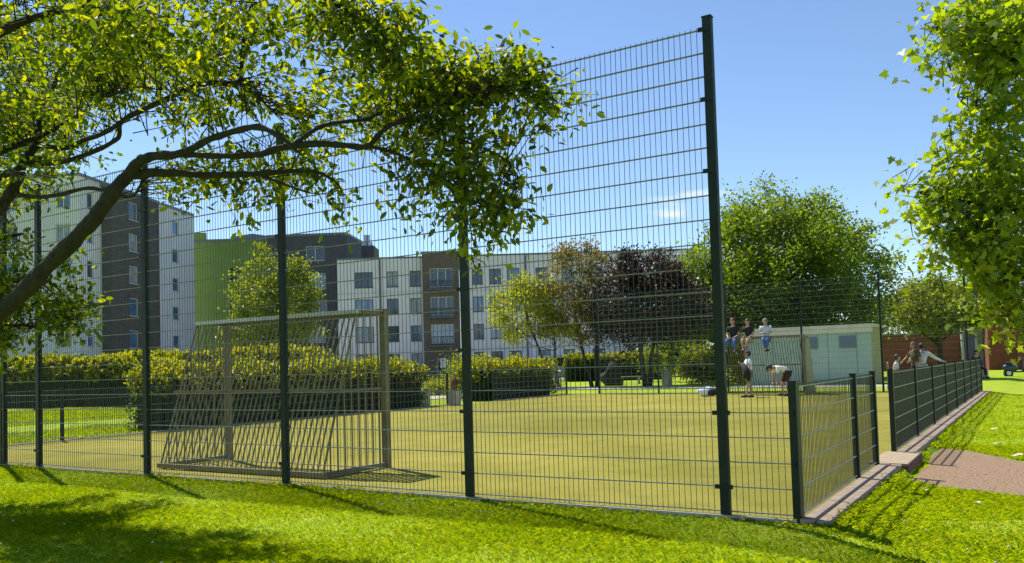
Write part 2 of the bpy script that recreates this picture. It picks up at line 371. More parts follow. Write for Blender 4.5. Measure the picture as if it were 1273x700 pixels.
# gravel path on the right and pale paths behind
def poly(name, pts, z, m, jit=.05, sub=14):
    out = []
    for i in range(len(pts)):
        a = Vector(pts[i]); b = Vector(pts[(i+1) % len(pts)]); n = sub
        for k in range(n):
            p = a.lerp(b, k/n); out.append((p.x+random.uniform(-jit, jit), p.y+random.uniform(-jit, jit), z))
    me = bpy.data.meshes.new(name); me.from_pydata(out, [], [tuple(range(len(out)))]); me.update()
    return tag(link(name, me, m), kind='structure')
GP = [G(1118, 570, -.115), G(1150, 556, -.115), G(1200, 560, -.115), G(1273, 574, -.115), G(1420, 596, -.115), G(1420, 634, -.115), G(1273, 619, -.115), G(1170, 606, -.115), G(1108, 600, -.115)]
GP = [(p.x, p.y) for p in GP]; GP[0] = (.40, 5.3); GP[-1] = (.40, 3.35)
poly('gravel_path', [(x, y, 0) for x, y in GP], -.114, M['gravel'], .035)
poly('back_path', [(-60, 34.5, 0), (-19, 31.2, 0), (-3, 30.4, 0), (-3, 32.9, 0), (-18, 33.9, 0), (-23, 36, 0), (-60, 38.5, 0)], -.02, M['pathpale'], .04)
poly('side_path', [(-22.5, 15, 0), (-19.6, 15.5, 0), (-19.6, 31.1, 0), (-22.5, 31.1, 0)], -.014, M['pathpale'], .03)
poly('side_path', [(-60, 19, 0), (-22.4, 16, 0), (-22.4, 19.0, 0), (-60, 23, 0)], -.018, M['pathpale'], .03)
poly('road', [(-75, 38, 0), (-30, 60, 0), (40, 130, 0), (30, 140, 0), (-50, 62, 0), (-80, 48, 0)], -.01, M['pathpale'], .1)
def stones():
    rs = np.random.default_rng(9); mb = MB(); n = 1100
    x = rs.uniform(.4, 4.5, n); y = rs.uniform(.8, 6, n)
    c = np.zeros(n, bool); j = len(GP)-1
    for i in range(len(GP)):
        xi, yi = GP[i]; xj, yj = GP[j]; c ^= ((yi > y) != (yj > y)) & (x < (xj-xi)*(y-yi)/(yj-yi+1e-12)+xi); j = i
    for a, b in zip(x[c], y[c]):
        r = rs.uniform(.003, .008); mb.ball((a, b, -.112), r, 5, 4, (rs.uniform(.8, 1.5), rs.uniform(.8, 1.3), .7))
    tag(mb.build('loose_stones', M['slab']), 'loose small stones strewn over the reddish gravel path', 'stones', kind='stuff')
stones()
# ================================================================== FENCES
def post(parent, x, y, h, w=.06, d=.06, clamps=(), cdir=(1, 0), r=None):
    mb = MB(); mb.box(x-w/2, x+w/2, y-d/2, y+d/2, -.15, h); mb.box(x-w/2-.004, x+w/2+.004, y-d/2-.004, y+d/2+.004, h, h+.012)
    o = mb.build('post', M['fence'], parent)
    for z in clamps:
        mc = MB(); a = .036
        for sg in ((-1,) if (abs(x-A0) < .01 and y == 0 and z > .9) else (-1, 1)):
            mc.bar((x+sg*abs(cdir[0])*(w/2-.002), y+sg*cdir[1]*(w/2-.002)-.034*abs(cdir[0]), z), (x+sg*abs(cdir[0])*(w/2+a), y+sg*cdir[1]*(w/2+a)-.034*abs(cdir[0]), z), .012, .036)
        mc.bar((x-abs(cdir[0])*w/2, y-cdir[1]*w/2-.034*abs(cdir[0]), z), (x+abs(cdir[0])*w/2, y+cdir[1]*w/2-.034*abs(cdir[0]), z), .010, .034)
        mc.build('clamp', M['fence'], o)
    return o
def panel_mesh(L, z0, z1, nm='wire_panel', vr=.0024, hr=.0040):
    mb = MB(); n = int(round(L/.05)); dx = L/n
    for i in range(n+1):
        x = i*dx; j1 = 0 if i in (0, n) else random.gauss(0, .0014); j2 = random.gauss(0, .0014)
        mb.bar((x+j1, 0, z0-.02), (x+j2, random.gauss(0, .0008), z1+.025), 2*vr, 2*vr, up=(0, 1, 0))
    k = int(round((z1-z0)/.2))
    for i in range(k+1):
        z = z0+(z1-z0)*i/k
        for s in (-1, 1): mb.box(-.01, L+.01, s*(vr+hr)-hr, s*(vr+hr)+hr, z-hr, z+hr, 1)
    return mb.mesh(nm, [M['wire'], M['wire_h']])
PM = {}
def panel(parent, a, b, z0, z1, off=.03, name='wire_panel', vr=.0020):
    a = Vector((a[0], a[1], 0)); b = Vector((b[0], b[1], 0)); L = (b-a).length
    key = (round(L, 3), z0, z1, vr)
    if key not in PM: PM[key] = panel_mesh(L, z0, z1, vr=vr)
    o = link(name, PM[key], None, parent); d = (b-a).normalized()
    n = Vector((d.y, -d.x, 0)); o.location = a+n*off*0; o.rotation_euler = (0, 0, math.atan2(d.y, d.x)); return o
B = 2.5454
# front tall ball-stop fence
A0 = -.5714
ff = empty('ball_stop_fence', (A0-2*B, 0, 0)); tag(ff, 'tall dark green wire mesh fence along the near end of the pitch', 'fence', None)
def rel(o, root):
    """parts were built in world coordinates: keep them there under a root that is not at the origin"""
    pass
off = Vector((-(A0-2*B), 0, 0))
class Shift:
    pass
def shift_children(root):
    inv = Matrix.Translation(-Vector(root.location))
    for c in KIDS(root): c.matrix_parent_inverse = inv
PX = [A0-B*k for k in range(5)] + [A0-4*B-.96]
for i, x in enumerate(PX):
    post(ff, x, 0, 4.12, .075, .06, [.23, .83, 1.43, 2.03, 2.83, 3.43, 4.02])
for i in range(5):
    panel(ff, (PX[i+1]+.045, 0), (PX[i]-.045, 0), .03, 4.03)
shift_children(ff)
lf = empty('low_fence', (A0/2, 0, 0)); tag(lf, 'narrow low green mesh fence panel at the near right corner of the pitch', 'fence', 'low mesh fences round the pitch')
post(lf, 0, 0, 1.07, .06, .06, [.43, .83], (0, 1)); panel(lf, (A0+.045, 0), (-.035, 0), .03, 1.03); shift_children(lf)
def line_fence(name, label, pts, h, group='low mesh fences round the pitch', z1=1.03, skip=(), pw=.06, clamps=(), screen=False):
    c = sum((Vector((p[0], p[1], 0)) for p in pts), Vector())/len(pts); r = empty(name, c); tag(r, label, 'fence', group)
    d = (Vector((*pts[-1], 0))-Vector((*pts[0], 0))).normalized()
    for p in pts: post(r, p[0], p[1], h, pw, pw, clamps, (d.x, d.y))
    for i in range(len(pts)-1):
        if i in skip: continue
        a = Vector((*pts[i], 0))+d*.035; b = Vector((*pts[i+1], 0))-d*.035
        panel(r, (a.x, a.y), (b.x, b.y), .03, z1, vr=.0036 if screen else (.0019 if h > 3 else .0027))
    shift_children(r); return r
G1, G2 = 2.52, 3.72
line_fence('low_fence', 'low green mesh fence from the front corner post to the entrance gap', [(0, .06), (0, G1), (0, G2)], 1.07)
Y0 = 5.11
line_fence('low_fence', 'long low dark green mesh fence running away on the right past the entrance gap', [(0, Y0+k*(24.42-Y0)/8) for k in range(9)], 1.07, screen=True)
line_fence('low_fence', 'low green mesh fence along the left side in front of the clipped hedge', [(XL-.06, .3+k*(16.1-.3)/6) for k in range(7)], 1.07)
line_fence('low_fence', 'low green mesh fence at the far left corner beyond the hedge gap', [(XL-.06, 18.9+k*(24.5-18.9)/2) for k in range(3)], 1.07)
line_fence('low_fence', 'low green mesh panels at the near left end of the front fence', [(PX[5]-.04-k*(15.2+PX[5]-.04)/2, 0) for k in range(3)], 1.07)
FX = [-13.75, -11.15, -8.35, -5.60, -2.95, -.35]
tf = line_fence('ball_stop_fence', 'tall thin mesh fence with slim dark posts behind the far goal', [(x, YF+.02) for x in FX], 4.12, None, 4.03)
# ================================================================== GOALS
def goal(name, label, x0, x1, ym, yr, yt, group):
    """mouth line at ym, base rear at yr, top rear at yt"""
    cx = (x0+x1)/2; r = empty(name, (cx, (ym+yr)/2, 0)); tag(r, label, 'goal', group)
    s = 1 if yr > ym else -1; h = 2.0
    for x in (x0, x1):
        mb = MB(); mb.box(x-.042, x+.042, ym-.042, ym+.042, .0, h-.04); mb.build('post', M['galv'], r)
    mb = MB(); mb.box(x0-.042, x1+.042, ym-.042, ym+.042, h-.04, h+.045); mb.build('crossbar', M['galv'], r)
    mb = MB()
    mb.box(x0-.04, x1+.04, yr-.03, yr+.03, .015, .075)
    for x in (x0, x1): mb.bar((x, ym, .045), (x, yr, .045), .05, .06)
    mb.build('base_frame', M['galv'], r)
    # roof of flat bars
    mb = MB(); n = 30
    for i in range(n+1):
        x = x0+(x1-x0)*i/n; mb.box(x-.03, x+.03, min(ym, yt), max(ym, yt), h+.012, h+.020)
    mb.box(x0-.03, x1+.03, yt-.022, yt+.022, h-.03, h+.012)
    mb.build('roof', M['galv_top'], r)
    # rear slats, slightly bent flat bars
    mb = MB(); n = 34
    for i in range(n+1):
        x = x0+(x1-x0)*i/n; j1 = random.uniform(-.012, .012); j2 = random.uniform(-.016, .016)
        pts = [(x, yt, h-.02), (x+j1, yt+(yr-yt)*.30, h*.72), (x+j2, yt+(yr-yt)*.52, 1.02), (x-j1, yt+(yr-yt)*.78, .5), (x, yr, .07)]
        for a, b in zip(pts, pts[1:]): mb.bar(a, b, .024, .006, up=(0, 1, 0))
    mb.build('rear_bars', M['galv'], r)
    mb = MB(); ymid = yt+(yr-yt)*.52 + s*.014
    mb.box(x0-.10, x1+.06, ymid-.012, ymid+.012, 1.0, 1.045); mb.build('middle_rail', M['galv'], r)
    for x in (x0, x1):
        mb = MB(); n = 9
        for i in range(1, n):
            y = ym+(yr-ym)*i/n
            zt = h if abs(y-ym) < abs(yt-ym) else .07+(h-.07)*abs(yr-y)/abs(yr-yt)
            mb.bar((x, y, .06), (x, y, zt), .022, .006, up=(1, 0, 0))
        mb.bar((x, ym, h-.01), (x, yt, h-.01), .03, .04); mb.bar((x, yt, h-.01), (x, yr, .06), .018, .018); mb.bar((x, ym, 1.02), (x, ymid, 1.02), .022, .03)
        mb.build('side_bars', M['galv'], r)
    shift_children(r); return r
goal('goal', 'near galvanised steel bar goal standing just behind the tall fence', -8.55, -5.52, 1.58, .44, 1.06, 'steel bar goals')
g2 = goal('goal', 'far steel bar goal with three boys sitting on its roof', -8.26, -5.18, 22.95, 24.2, 23.55, 'steel bar goals')
g2pan = MB(); g2pan.add([(-5.13, 22.99, .08), (-5.13, 24.17, .08), (-5.13, 23.56, 1.93), (-5.13, 22.99, 1.93), (-5.123, 22.99, .08), (-5.123, 24.17, .08), (-5.123, 23.56, 1.93), (-5.123, 22.99, 1.93)],
    [(0,1,2,3), (7,6,5,4), (0,4,5,1), (1,5,6,2), (2,6,7,3), (3,7,4,0)])
po = g2pan.build('side_sheet', M['kiosk_side'], g2); po.matrix_parent_inverse = Matrix.Translation(-Vector(g2.location))  # sheet's beige puts the yellow light on the goal's side into colour
# ================================================================== BUILDINGS
def cam_ground(X, Z, z=0):
    return Vector((CAM.x+X*.8475-Z*.5297, CAM.y+X*.5307+Z*.848, z))
def wall_with_windows(parent, a, b, h, m, wins, thick=.35, name='wall', z0=-.3, frame='frame_w', rec=.14, cap=True, split=2):
    """a->b seen left to right from outside (camera side). wins: (u0,u1,z0,z1)[,split] along the wall."""
    a = Vector((a[0], a[1], 0)); b = Vector((b[0], b[1], 0)); d = (b-a); L = d.length; d.normalize(); n = Vector((-d.y, d.x, 0))  # n points away (inwards)
    us = sorted({0, L, *[w[0] for w in wins], *[w[1] for w in wins]}); zs = sorted({z0, h, *[w[2] for w in wins], *[w[3] for w in wins]})
    mb = MB()
    P = lambda u, z, k=0: a+d*u+n*k+Vector((0, 0, z))
    for i in range(len(us)-1):
        for j in range(len(zs)-1):
            uc = (us[i]+us[i+1])/2; zc = (zs[j]+zs[j+1])/2
            if any(w[0] < uc < w[1] and w[2] < zc < w[3] for w in wins): continue
            mb.add([P(us[i], zs[j]), P(us[i+1], zs[j]), P(us[i+1], zs[j+1]), P(us[i], zs[j+1])], [(0,1,2,3)])
    for w in wins:
        u0, u1, v0, v1 = w[:4]
        q = [(u0, v0), (u1, v0), (u1, v1), (u0, v1)]
        for k in range(4):
            p, r_ = q[k], q[(k+1) % 4]; mb.add([P(*p), P(*r_), P(*r_, rec+.1), P(*p, rec+.1)], [(0,3,2,1)])
    mb.add([P(0, z0, thick), P(L, z0, thick), P(L, h, thick), P(0, h, thick), P(0, h), P(L, h), P(0, z0), P(L, z0)],
           [(3,2,1,0), (4,5,2,3), (6,4,3,0), (5,7,1,2)])
    mb.build(name, m, parent)
    for w in wins:
        u0, u1, v0, v1 = w[:4]; sp = w[4] if len(w) > 4 else split
        fm = MB(); t = .07
        def fb(ua, ub, va, vb, k0=rec-.02, k1=rec+.05):
            vs = [P(ua, va, k0), P(ub, va, k0), P(ub, vb, k0), P(ua, vb, k0), P(ua, va, k1), P(ub, va, k1), P(ub, vb, k1), P(ua, vb, k1)]
            fm.add(vs, [(0,1,2,3), (7,6,5,4), (0,4,5,1), (1,5,6,2), (2,6,7,3), (3,7,4,0)])
        fb(u0, u1, v0, v0+t); fb(u0, u1, v1-t, v1); fb(u0, u0+t, v0+t, v1-t); fb(u1-t, u1, v0+t, v1-t)
        for k in range(1, sp):
            uc = u0+(u1-u0)*k/sp; fb(uc-t*.5, uc+t*.5, v0+t, v1-t)
        fb(u0-.05, u1+.05, v0-.06, v0-.012, -.06, rec)
        wo = fm.build('window', M[frame], parent)
        pm = MB(); pm.add([P(u0, v0, rec+.03), P(u1, v0, rec+.03), P(u1, v1, rec+.03), P(u0, v1, rec+.03)], [(0,1,2,3)])
        pm.build('pane', M[GR.choice(['glass', 'glass', 'glass_d', 'glass_d', 'glass_c'])], wo)
def roof_block(parent, pts, h, m, name='roof', t=.25, over=.12):
    c = sum((Vector((*p[:2], 0)) for p in pts), Vector())/len(pts); mb = MB(); n = len(pts)
    q = [c+(Vector((*p[:2], 0))-c)*(1+over/max(1, (Vector((*p[:2], 0))-c).length)) for p in pts]
    vs = [(p.x, p.y, h) for p in q]+[(p.x, p.y, h+t) for p in q]
    fs = [tuple(reversed(range(n))), tuple(n+i for i in range(n))]+[(i, (i+1) % n, n+(i+1) % n, n+i) for i in range(n)]
    mb.add(vs, fs); return mb.build(name, m, parent)
def wp(X, Z): p = cam_ground(X, Z); return (p.x, p.y)
SZ = [1.7, 4.6, 7.5, 10.4, 13.3, 16.15]
def onpx(px):   # receding facade line of the left block
    k = (px-PPX)/F; Z = (-35.3-.11*70.7)/(k-.11); return k*Z, Z
# --- left block
lb = empty('apartment_building', (0, 0, 0)); tag(lb, 'tall white apartment block with a dark brown brick strip at far left', 'building')
HL = 18.0
def uof(a, b, px):    # distance along wall a->b (camera coords) of the bearing px
    k = (px-PPX)/F; dx, dz = b[0]-a[0], b[1]-a[1]
    t = (k*a[1]-a[0])/(dx-k*dz); return t*math.hypot(dx, dz)
def wins_px(a, b, cols, zs, hh=1.35, split=1):
    out = []
    for c in cols:
        u0, u1 = uof(a, b, c[0]), uof(a, b, c[1])
        for z in zs: out.append((u0, u1, z-hh/2, z+hh/2, c[2] if len(c) > 2 else split))
    return out
cA = onpx(99); A1 = (cA[0]-26.0, cA[1]+.11*26*1.0)
cB = onpx(127); cC = onpx(187); cD = onpx(242)
wall_with_windows(lb, wp(*A1), wp(*cA), HL, M['white'], wins_px(A1, cA, [(-60, -40, 2), (5, 22, 2), (70, 88, 2)], SZ, 1.5))
wall_with_windows(lb, wp(*cA), wp(*cB), HL, M['white'], wins_px(cA, cB, [(109.5, 117.5, 1)], SZ, 1.45))
cB2 = (cB[0]+.9, cB[1]+.0); cC2 = (cC[0]+.9, cC[1]+.1)
wall_with_windows(lb, wp(*cB), wp(*cB2), HL-.3, M['brown'], [])
wall_with_windows(lb, wp(*cB2), wp(*cC2), HL-.3, M['brown'], wins_px(cB2, cC2, [(161.5, 173, 1)], SZ, 1.6))
wall_with_windows(lb, wp(cC[0]+.9, cC[1]+.12), wp(cC[0], cC[1]+.12), HL-.3, M['brown'], [])
wall_with_windows(lb, wp(*cC), wp(*cD), HL, M['white'], wins_px(cC, cD, [(215.5, 224, 1)], SZ, 1.35))
cE = (cD[0]-16, cD[1]+1.8)
roof_block(lb, [wp(*A1), wp(*cA), wp(*cD), wp(*cE), wp(A1[0], cE[1])], HL, M['roof'])
roof_block(lb, [wp(cB[0]-.5, cB[1]), wp(*cB2), wp(*cC2), wp(cC[0]-.5, cC[1])], HL-.3, M['roof'])
mb = MB()
a = wp(*cD); b = wp(*cE); mb.bar((a[0], a[1], HL/2), (b[0], b[1], HL/2), .3, HL); mb.build('wall', M['white'], lb)
# --- green block
gb = empty('apartment_building', wp(-27, 91) + (0,)); gb.location = (0, 0, 0); tag(gb, 'plain green rendered block between the white and dark brick buildings', 'building')
g0 = (-35.0, 91.5); g1 = (-26.3, 91.5)
wall_with_windows(gb, wp(*g0), wp(*g1), 15.7, M['green'], [(u, u+1.1, z-.95, z+.95, 1) for u in (uof(g0, g1, 286.5),) for z in (2.6, 5.6, 8.6, 11.8)]+[], frame='frame_d')
roof_block(gb, [wp(*g0), wp(*g1), wp(g1[0], 104), wp(g0[0], 104)], 15.7, M['roof'])
gt = MB(); a = wp(-34.9, 91.45); b = wp(-33.0, 91.45); gt.bar((a[0], a[1], 16.3), (b[0], b[1], 16.3), .3, .75); gt.build('parapet', M['green'], gb)
a = wp(-29.5, 96); pm = MB(); pm.box(a[0]-1.6, a[0]+1.6, a[1]-1.2, a[1]+1.2, 15.95, 16.9); pm.build('roof_box', M['roof'], gb)
# --- dark brick block
nb = empty('apartment_building', (0, 0, 0)); tag(nb, 'dark brick apartment block with a flat roof behind the light green tree', 'building')
n0 = (-26.2, 91.0); n1 = ((433-PPX)/F*90.5, 90.5); n2 = ((452-PPX)/F*97, 97)
wins = wins_px(n0, n1, [(341, 358, 2), (382, 405, 3)], [2.2, 5.2], 1.7)+wins_px(n0, n1, [(341, 358, 2), (388, 407, 2)], [8.1], 1.6)+wins_px(n0, n1, [(345, 360, 2), (388, 406, 2)], [11.0], 1.7)+wins_px(n0, n1, [(382, 405, 2)], [14.0], 1.6)
wins = [w for w in wins if w[3] < 15.5]
wall_with_windows(nb, wp(*n0), wp(*n1), 15.9, M['navy'], wins)
wall_with_windows(nb, wp(*n1), wp(*n2), 15.9, M['navy'], [])
roof_block(nb, [wp(*n0), wp(*n1), wp(*n2), wp(-26, 104)], 15.9, M['roof'])
t0 = ((448-PPX)/F*99, 99); t1 = ((467-PPX)/F*99, 99)
wall_with_windows(nb, wp(*t0), wp(*t1), 15.9, M['navy'], [], thick=4, name='tower')
mb = MB()
for px in (453, 457):
    p = cam_ground((px-PPX)/F*98, 100); mb.tube([(p.x, p.y, 15.8), (p.x, p.y, 17.3)], .22, 8); mb.box(p.x-.35, p.x+.35, p.y-.35, p.y+.35, 15.8, 16.4)
mb.build('chimney', M['chrome'], nb)
# --- centre white block
wb = empty('apartment_building', (0, 0, 0)); tag(wb, 'long low white four storey block with a brown brick stair bay', 'building')
w0 = ((422-PPX)/F*86, 86); wA = ((527-PPX)/F*86, 86); wB_ = ((573-PPX)/F*86, 86); w3 = ((870-PPX)/F*86, 86)
ZS = [2.0, 4.85, 7.65, 10.45]
wall_with_windows(wb, wp(*w0), wp(*wA), 12.55, M['white2'], wins_px(w0, wA, [(442.5, 465, 3), (482, 496.5, 2), (511, 525, 2)], ZS, 1.6), frame='frame_d')
bA = (wA[0]+.05, 85.3); bB = (wB_[0]-.05, 85.3)
wall_with_windows(wb, wp(*bA), wp(*bB), 12.95, M['brown2'], wins_px(bA, bB, [(536, 565, 3)], [4.7, 7.5, 10.4], 1.9)+wins_px(bA, bB, [(542, 556, 2)], [1.1], 2.2), frame='frame_w', thick=1.1)
wall_with_windows(wb, wp(*wB_), wp(*w3), 12.55, M['white2'], wins_px(wB_, w3, [(589, 602, 2), (610, 625, 2), (633, 648, 2), (668, 683, 2), (700, 714, 2), (736, 752, 2), (780, 795, 2), (824, 838, 2)], ZS, 1.55), frame='frame_d')
for z in (3.45, 6.3, 9.15):
    mb = MB(); p0, p1 = cam_ground((534-PPX)/F*85.3, 84.8), cam_ground((567-PPX)/F*85.3, 84.8)
    mb.bar(p0+Vector((0, 0, z)), p1+Vector((0, 0, z)), .9, .16)
    for k in range(13): q = p0.lerp(p1, k/12); mb.bar(q+Vector((0, 0, z)), q+Vector((0, 0, z+.95)), .035)
    mb.bar(p0+Vector((0, 0, z+.95)), p1+Vector((0, 0, z+.95)), .06, .06); mb.build('balcony', M['frame_d'], wb)
for a_, b_, px_ in ((w0, wA, 474), (wB_, w3, 656), (wB_, w3, 723)):
    q = cam_ground((px_-PPX)/F*85.85, 85.85); mb = MB(); mb.tube([(q.x, q.y, 0), (q.x, q.y, 12.5)], .07, 8); mb.build('downpipe', M['frame_d'], wb)
for a_, b_ in ((w0, wA), (wB_, w3)):
    q0, q1 = cam_ground(a_[0], 85.96, 9.05), cam_ground(b_[0], 85.96, 9.05); mb = MB(); mb.bar(q0, q1, .06, .16); mb.build('string_course', M['frame_w'], wb)
    q0, q1 = cam_ground(a_[0], 85.96, .35), cam_ground(b_[0], 85.96, .35); mb = MB(); mb.bar(q0, q1, .05, .9); mb.build('plinth', M['roof'], wb)
p = cam_ground((550-PPX)/F*85, 85.2, 1.75); mb = MB(); mb.bar(p-RT*.28, p+RT*.28, .05, .95); mb.build('notice', M['paper'], wb)
roof_block(wb, [wp(*w0), wp(*w3), wp(w3[0], 98), wp(w0[0], 98)], 12.55, M['roof'], t=.18)
roof_block(wb, [wp(*bA), wp(*bB), wp(bB[0], 87.5), wp(bA[0], 87.5)], 12.95, M['roof'], t=.15)
sd = MB(); a = wp(*w0); b = wp(w0[0], 98); sd.bar((a[0], a[1], 6.2), (b[0], b[1], 6.2), .3, 12.7); sd.build('wall', M['white2'], wb)
# --- red walled building at right
rb = empty('brick_building', (0, 0, 0)); tag(rb, 'low red brick building behind the small tree at right', 'building')
def HP(px, Z): return ((px-PPX)/F*Z, Z)
r0, r1 = HP(1096, 66), HP(1197, 64)
wall_with_windows(rb, wp(*r0), wp(*r1), 2.75, M['red'], [], name='wall')
r2, r3 = HP(1228, 60), HP(1330, 58)
wall_with_windows(rb, wp(*r2), wp(*r3), 4.6, M['red'], [], name='wall', thick=6)
r4 = HP(1228, 63.2)
roof_block(rb, [wp(*r2), wp(*r3), wp(r3[0], 70), wp(r2[0], 70)], 4.6, M['roof'])
roof_block(rb, [wp(*r0), wp(*r1), wp(r1[0], 72), wp(r0[0], 74)], 2.75, M['roof'], t=.12)
q0, q1 = HP(1195, 63.5), HP(1230, 63.0)
wall_with_windows(rb, wp(*q0), wp(*q1), 3.6, M['frame_w'], [(.08, 1.0, 0.0, 2.9, 1), (1.05, 1.95, 0.0, 2.9, 1)], name='glazed_porch', rec=.05)
# --- kiosk
kb = empty('kiosk_building', (-8, 35, 0)); tag(kb, 'flat roofed pale green utility cabin behind the far goal', 'building')
K = dict(x0=-10.3, x1=-4.75, y0=33.8, y1=36.3, h=2.55)
mb = MB(); mb.box(K['x0'], K['x1'], K['y0'], K['y1']-.0, -.1, K['h']); mb.build('wall', M['kiosk'], kb)
mb = MB(); mb.box(K['x1']+.004, K['x1']+.05, K['y0'], K['y1'], -.1, K['h']); mb.build('side_wall', M['kiosk_side'], kb)
mb = MB(); mb.box(K['x0']-.15, K['x1']+.16, K['y0']-.14, K['y1']+.1, K['h'], K['h']+.14)
mb.box(K['x0']-.1, K['x1']+.1, K['y0']-.08, K['y0']-.04, K['h']-.22, K['h']); mb.build('roof', M['kroof'], kb)
for px in (1006, 1053):
    kk = (px-PPX)/F; c = CAM.x+(RT.x*kk+FW.x)*(K['y0']-CAM.y)/(RT.y*kk+FW.y)
    mb = MB(); mb.box(c-.36, c+.36, K['y0']-.03, K['y0']-.004, 1.62, 2.18)
    for k in range(8): mb.bar((c-.34, K['y0']-.045, 1.66+k*.068), (c+.34, K['y0']-.045, 1.66+k*.068), .02, .03)
    mb.build('louvre', M['louver'], kb)
mb = MB()
for x in np.arange(K['x0']+1.2, K['x1'], 1.25):
    mb = MB(); mb.box(x-.012, x+.012, K['y0']-.012, K['y0']-.002, -.1, K['h']-.22); mb.build('panel_joint', M['louver'], kb)
shift_children(kb)
# ================================================================== HEDGES
def hedge(label, x0, x1, y0, y1, h, nface=260, ntip=420, seed=3, rot=0, center=None, leaf=.085, tipm='hedge_tip', group='clipped hedges beside the pitch'):
    rs = np.random.default_rng(seed); r = empty('hedge', ((x0+x1)/2, (y0+y1)/2, 0), rot); tag(r, label, 'hedge', group)
    if center: r.location = (*center, 0)
    cx, cy = (x0+x1)/2, (y0+y1)/2; X0, X1, Y0_, Y1_ = x0-cx, x1-cx, y0-cy, y1-cy
    bm = bmesh.new(); bmesh.ops.create_grid(bm, x_segments=2, y_segments=2, size=1); bm.free()
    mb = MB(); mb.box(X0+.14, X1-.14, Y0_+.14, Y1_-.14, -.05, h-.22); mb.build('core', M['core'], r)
    P = []; D = []
    def face(n, f, nrm):
        u, v = rs.uniform(size=n), rs.uniform(size=n); p = f(u, v); p = p-np.array(nrm)*rs.uniform(-.10, .20, (n, 1))+rs.normal(size=(n, 3))*.03
        P.append(p); D.append(rs.normal(size=(n, 3))+np.array(nrm)*.9)
    Lx, Ly = X1-X0, Y1_-Y0_; top = h-.12
    wav = lambda a: .05*np.sin(a*1.7)+.04*np.sin(a*4.1+1)
    for nrm, f, area in (((1,0,0), lambda u, v: np.stack([X1+wav(u*Ly)*1., Y0_+u*Ly, v*top], 1), Ly*top), ((-1,0,0), lambda u, v: np.stack([X0+0*u, Y0_+u*Ly, v*top], 1), Ly*top),
                   ((0,-1,0), lambda u, v: np.stack([X0+u*Lx, Y0_+wav(u*Lx), v*top], 1), Lx*top), ((0,1,0), lambda u, v: np.stack([X0+u*Lx, Y1_+0*u, v*top], 1), Lx*top),
                   ((0,0,1), lambda u, v: np.stack([X0+u*Lx, Y0_+v*Ly, top+wav(u*5+v*Ly)], 1), Lx*Ly)):
        face(int(area*nface), f, nrm)
    P = np.concatenate(P); D = np.concatenate(D)
    leaves('foliage', P, D, rs.uniform(.7, 1.3, len(P))*leaf, M['hedge'], 'quad', parent=r)
    # young upright shoots on top and shoulders
    n = int(Lx*Ly*ntip/14); ns = 14
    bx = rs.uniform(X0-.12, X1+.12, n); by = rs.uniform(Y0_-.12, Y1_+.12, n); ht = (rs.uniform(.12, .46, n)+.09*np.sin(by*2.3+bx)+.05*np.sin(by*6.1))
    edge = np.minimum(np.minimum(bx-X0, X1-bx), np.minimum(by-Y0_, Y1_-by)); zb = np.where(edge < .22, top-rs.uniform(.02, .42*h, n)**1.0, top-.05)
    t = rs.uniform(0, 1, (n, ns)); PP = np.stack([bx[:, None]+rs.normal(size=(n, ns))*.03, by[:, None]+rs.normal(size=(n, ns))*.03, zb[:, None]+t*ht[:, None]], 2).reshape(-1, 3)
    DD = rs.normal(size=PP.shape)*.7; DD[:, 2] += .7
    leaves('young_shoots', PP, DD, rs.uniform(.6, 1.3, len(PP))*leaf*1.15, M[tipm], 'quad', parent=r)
    return r
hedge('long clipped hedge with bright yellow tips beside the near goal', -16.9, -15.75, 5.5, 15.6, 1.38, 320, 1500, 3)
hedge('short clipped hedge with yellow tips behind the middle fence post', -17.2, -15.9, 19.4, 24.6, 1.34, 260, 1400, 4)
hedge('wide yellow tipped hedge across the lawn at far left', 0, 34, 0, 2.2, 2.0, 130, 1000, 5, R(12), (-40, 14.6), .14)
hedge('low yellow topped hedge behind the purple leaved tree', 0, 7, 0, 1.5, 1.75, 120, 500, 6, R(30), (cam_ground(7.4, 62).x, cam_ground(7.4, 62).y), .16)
# ================================================================== BACKGROUND TREES
def at(px, Z): p = cam_ground((px-PPX)/F*Z, Z); return (p.x, p.y, -.03)
bg_tree('small_tree', 'light green round tree in front of the green block', at(338, 55), 9, [(0,0,5.2,3.3,3.0,3.6), (.4,0,7.6,2.0,2,2.0), (-1.2,.3,3.4,2.0,2,1.7)], M['tree_light'], 120, 150, .20, 1, .16, seed=11, r_cl=.6)
bg_tree('small_tree', 'yellow green tree with a forked trunk left of the purple tree', at(690, 48), 6.5, [(-1.6,-.9,4.3,1.9,1.9,1.7), (-.9,-.4,5.3,1.4,1.4,1.4), (.3,0,3.6,1.1,1.1,.9)], M['tree_yellow'], 75, 110, .16, 2, .09, seed=12, r_cl=.5)
bg_tree('small_tree', 'olive tree with reddish tips left of the purple tree', at(737, 47), 8, [(-.9,0,6.0,2.0,2.0,2.1), (-.8,-.2,4.0,1.7,1.6,1.6), (.4,0,4.2,1.5,1.5,1.8)], M['tree_olive'], 85, 110, .15, 2, .11, seed=13, r_cl=.5, shell=.3)
bg_tree('purple_leaved_tree', 'dark purple leaved tree in the middle behind the pitch', at(802, 45), 8, [(-.2,0,4.7,2.6,2.5,2.5), (.6,.3,5.8,1.9,1.9,1.6), (1.6,0,3.8,2.0,2.0,1.8), (-1.5,0,3.8,1.5,1.5,1.6)], M['tree_purple'], 150, 170, .16, 3, .13, seed=14, r_cl=.55, shell=.3)
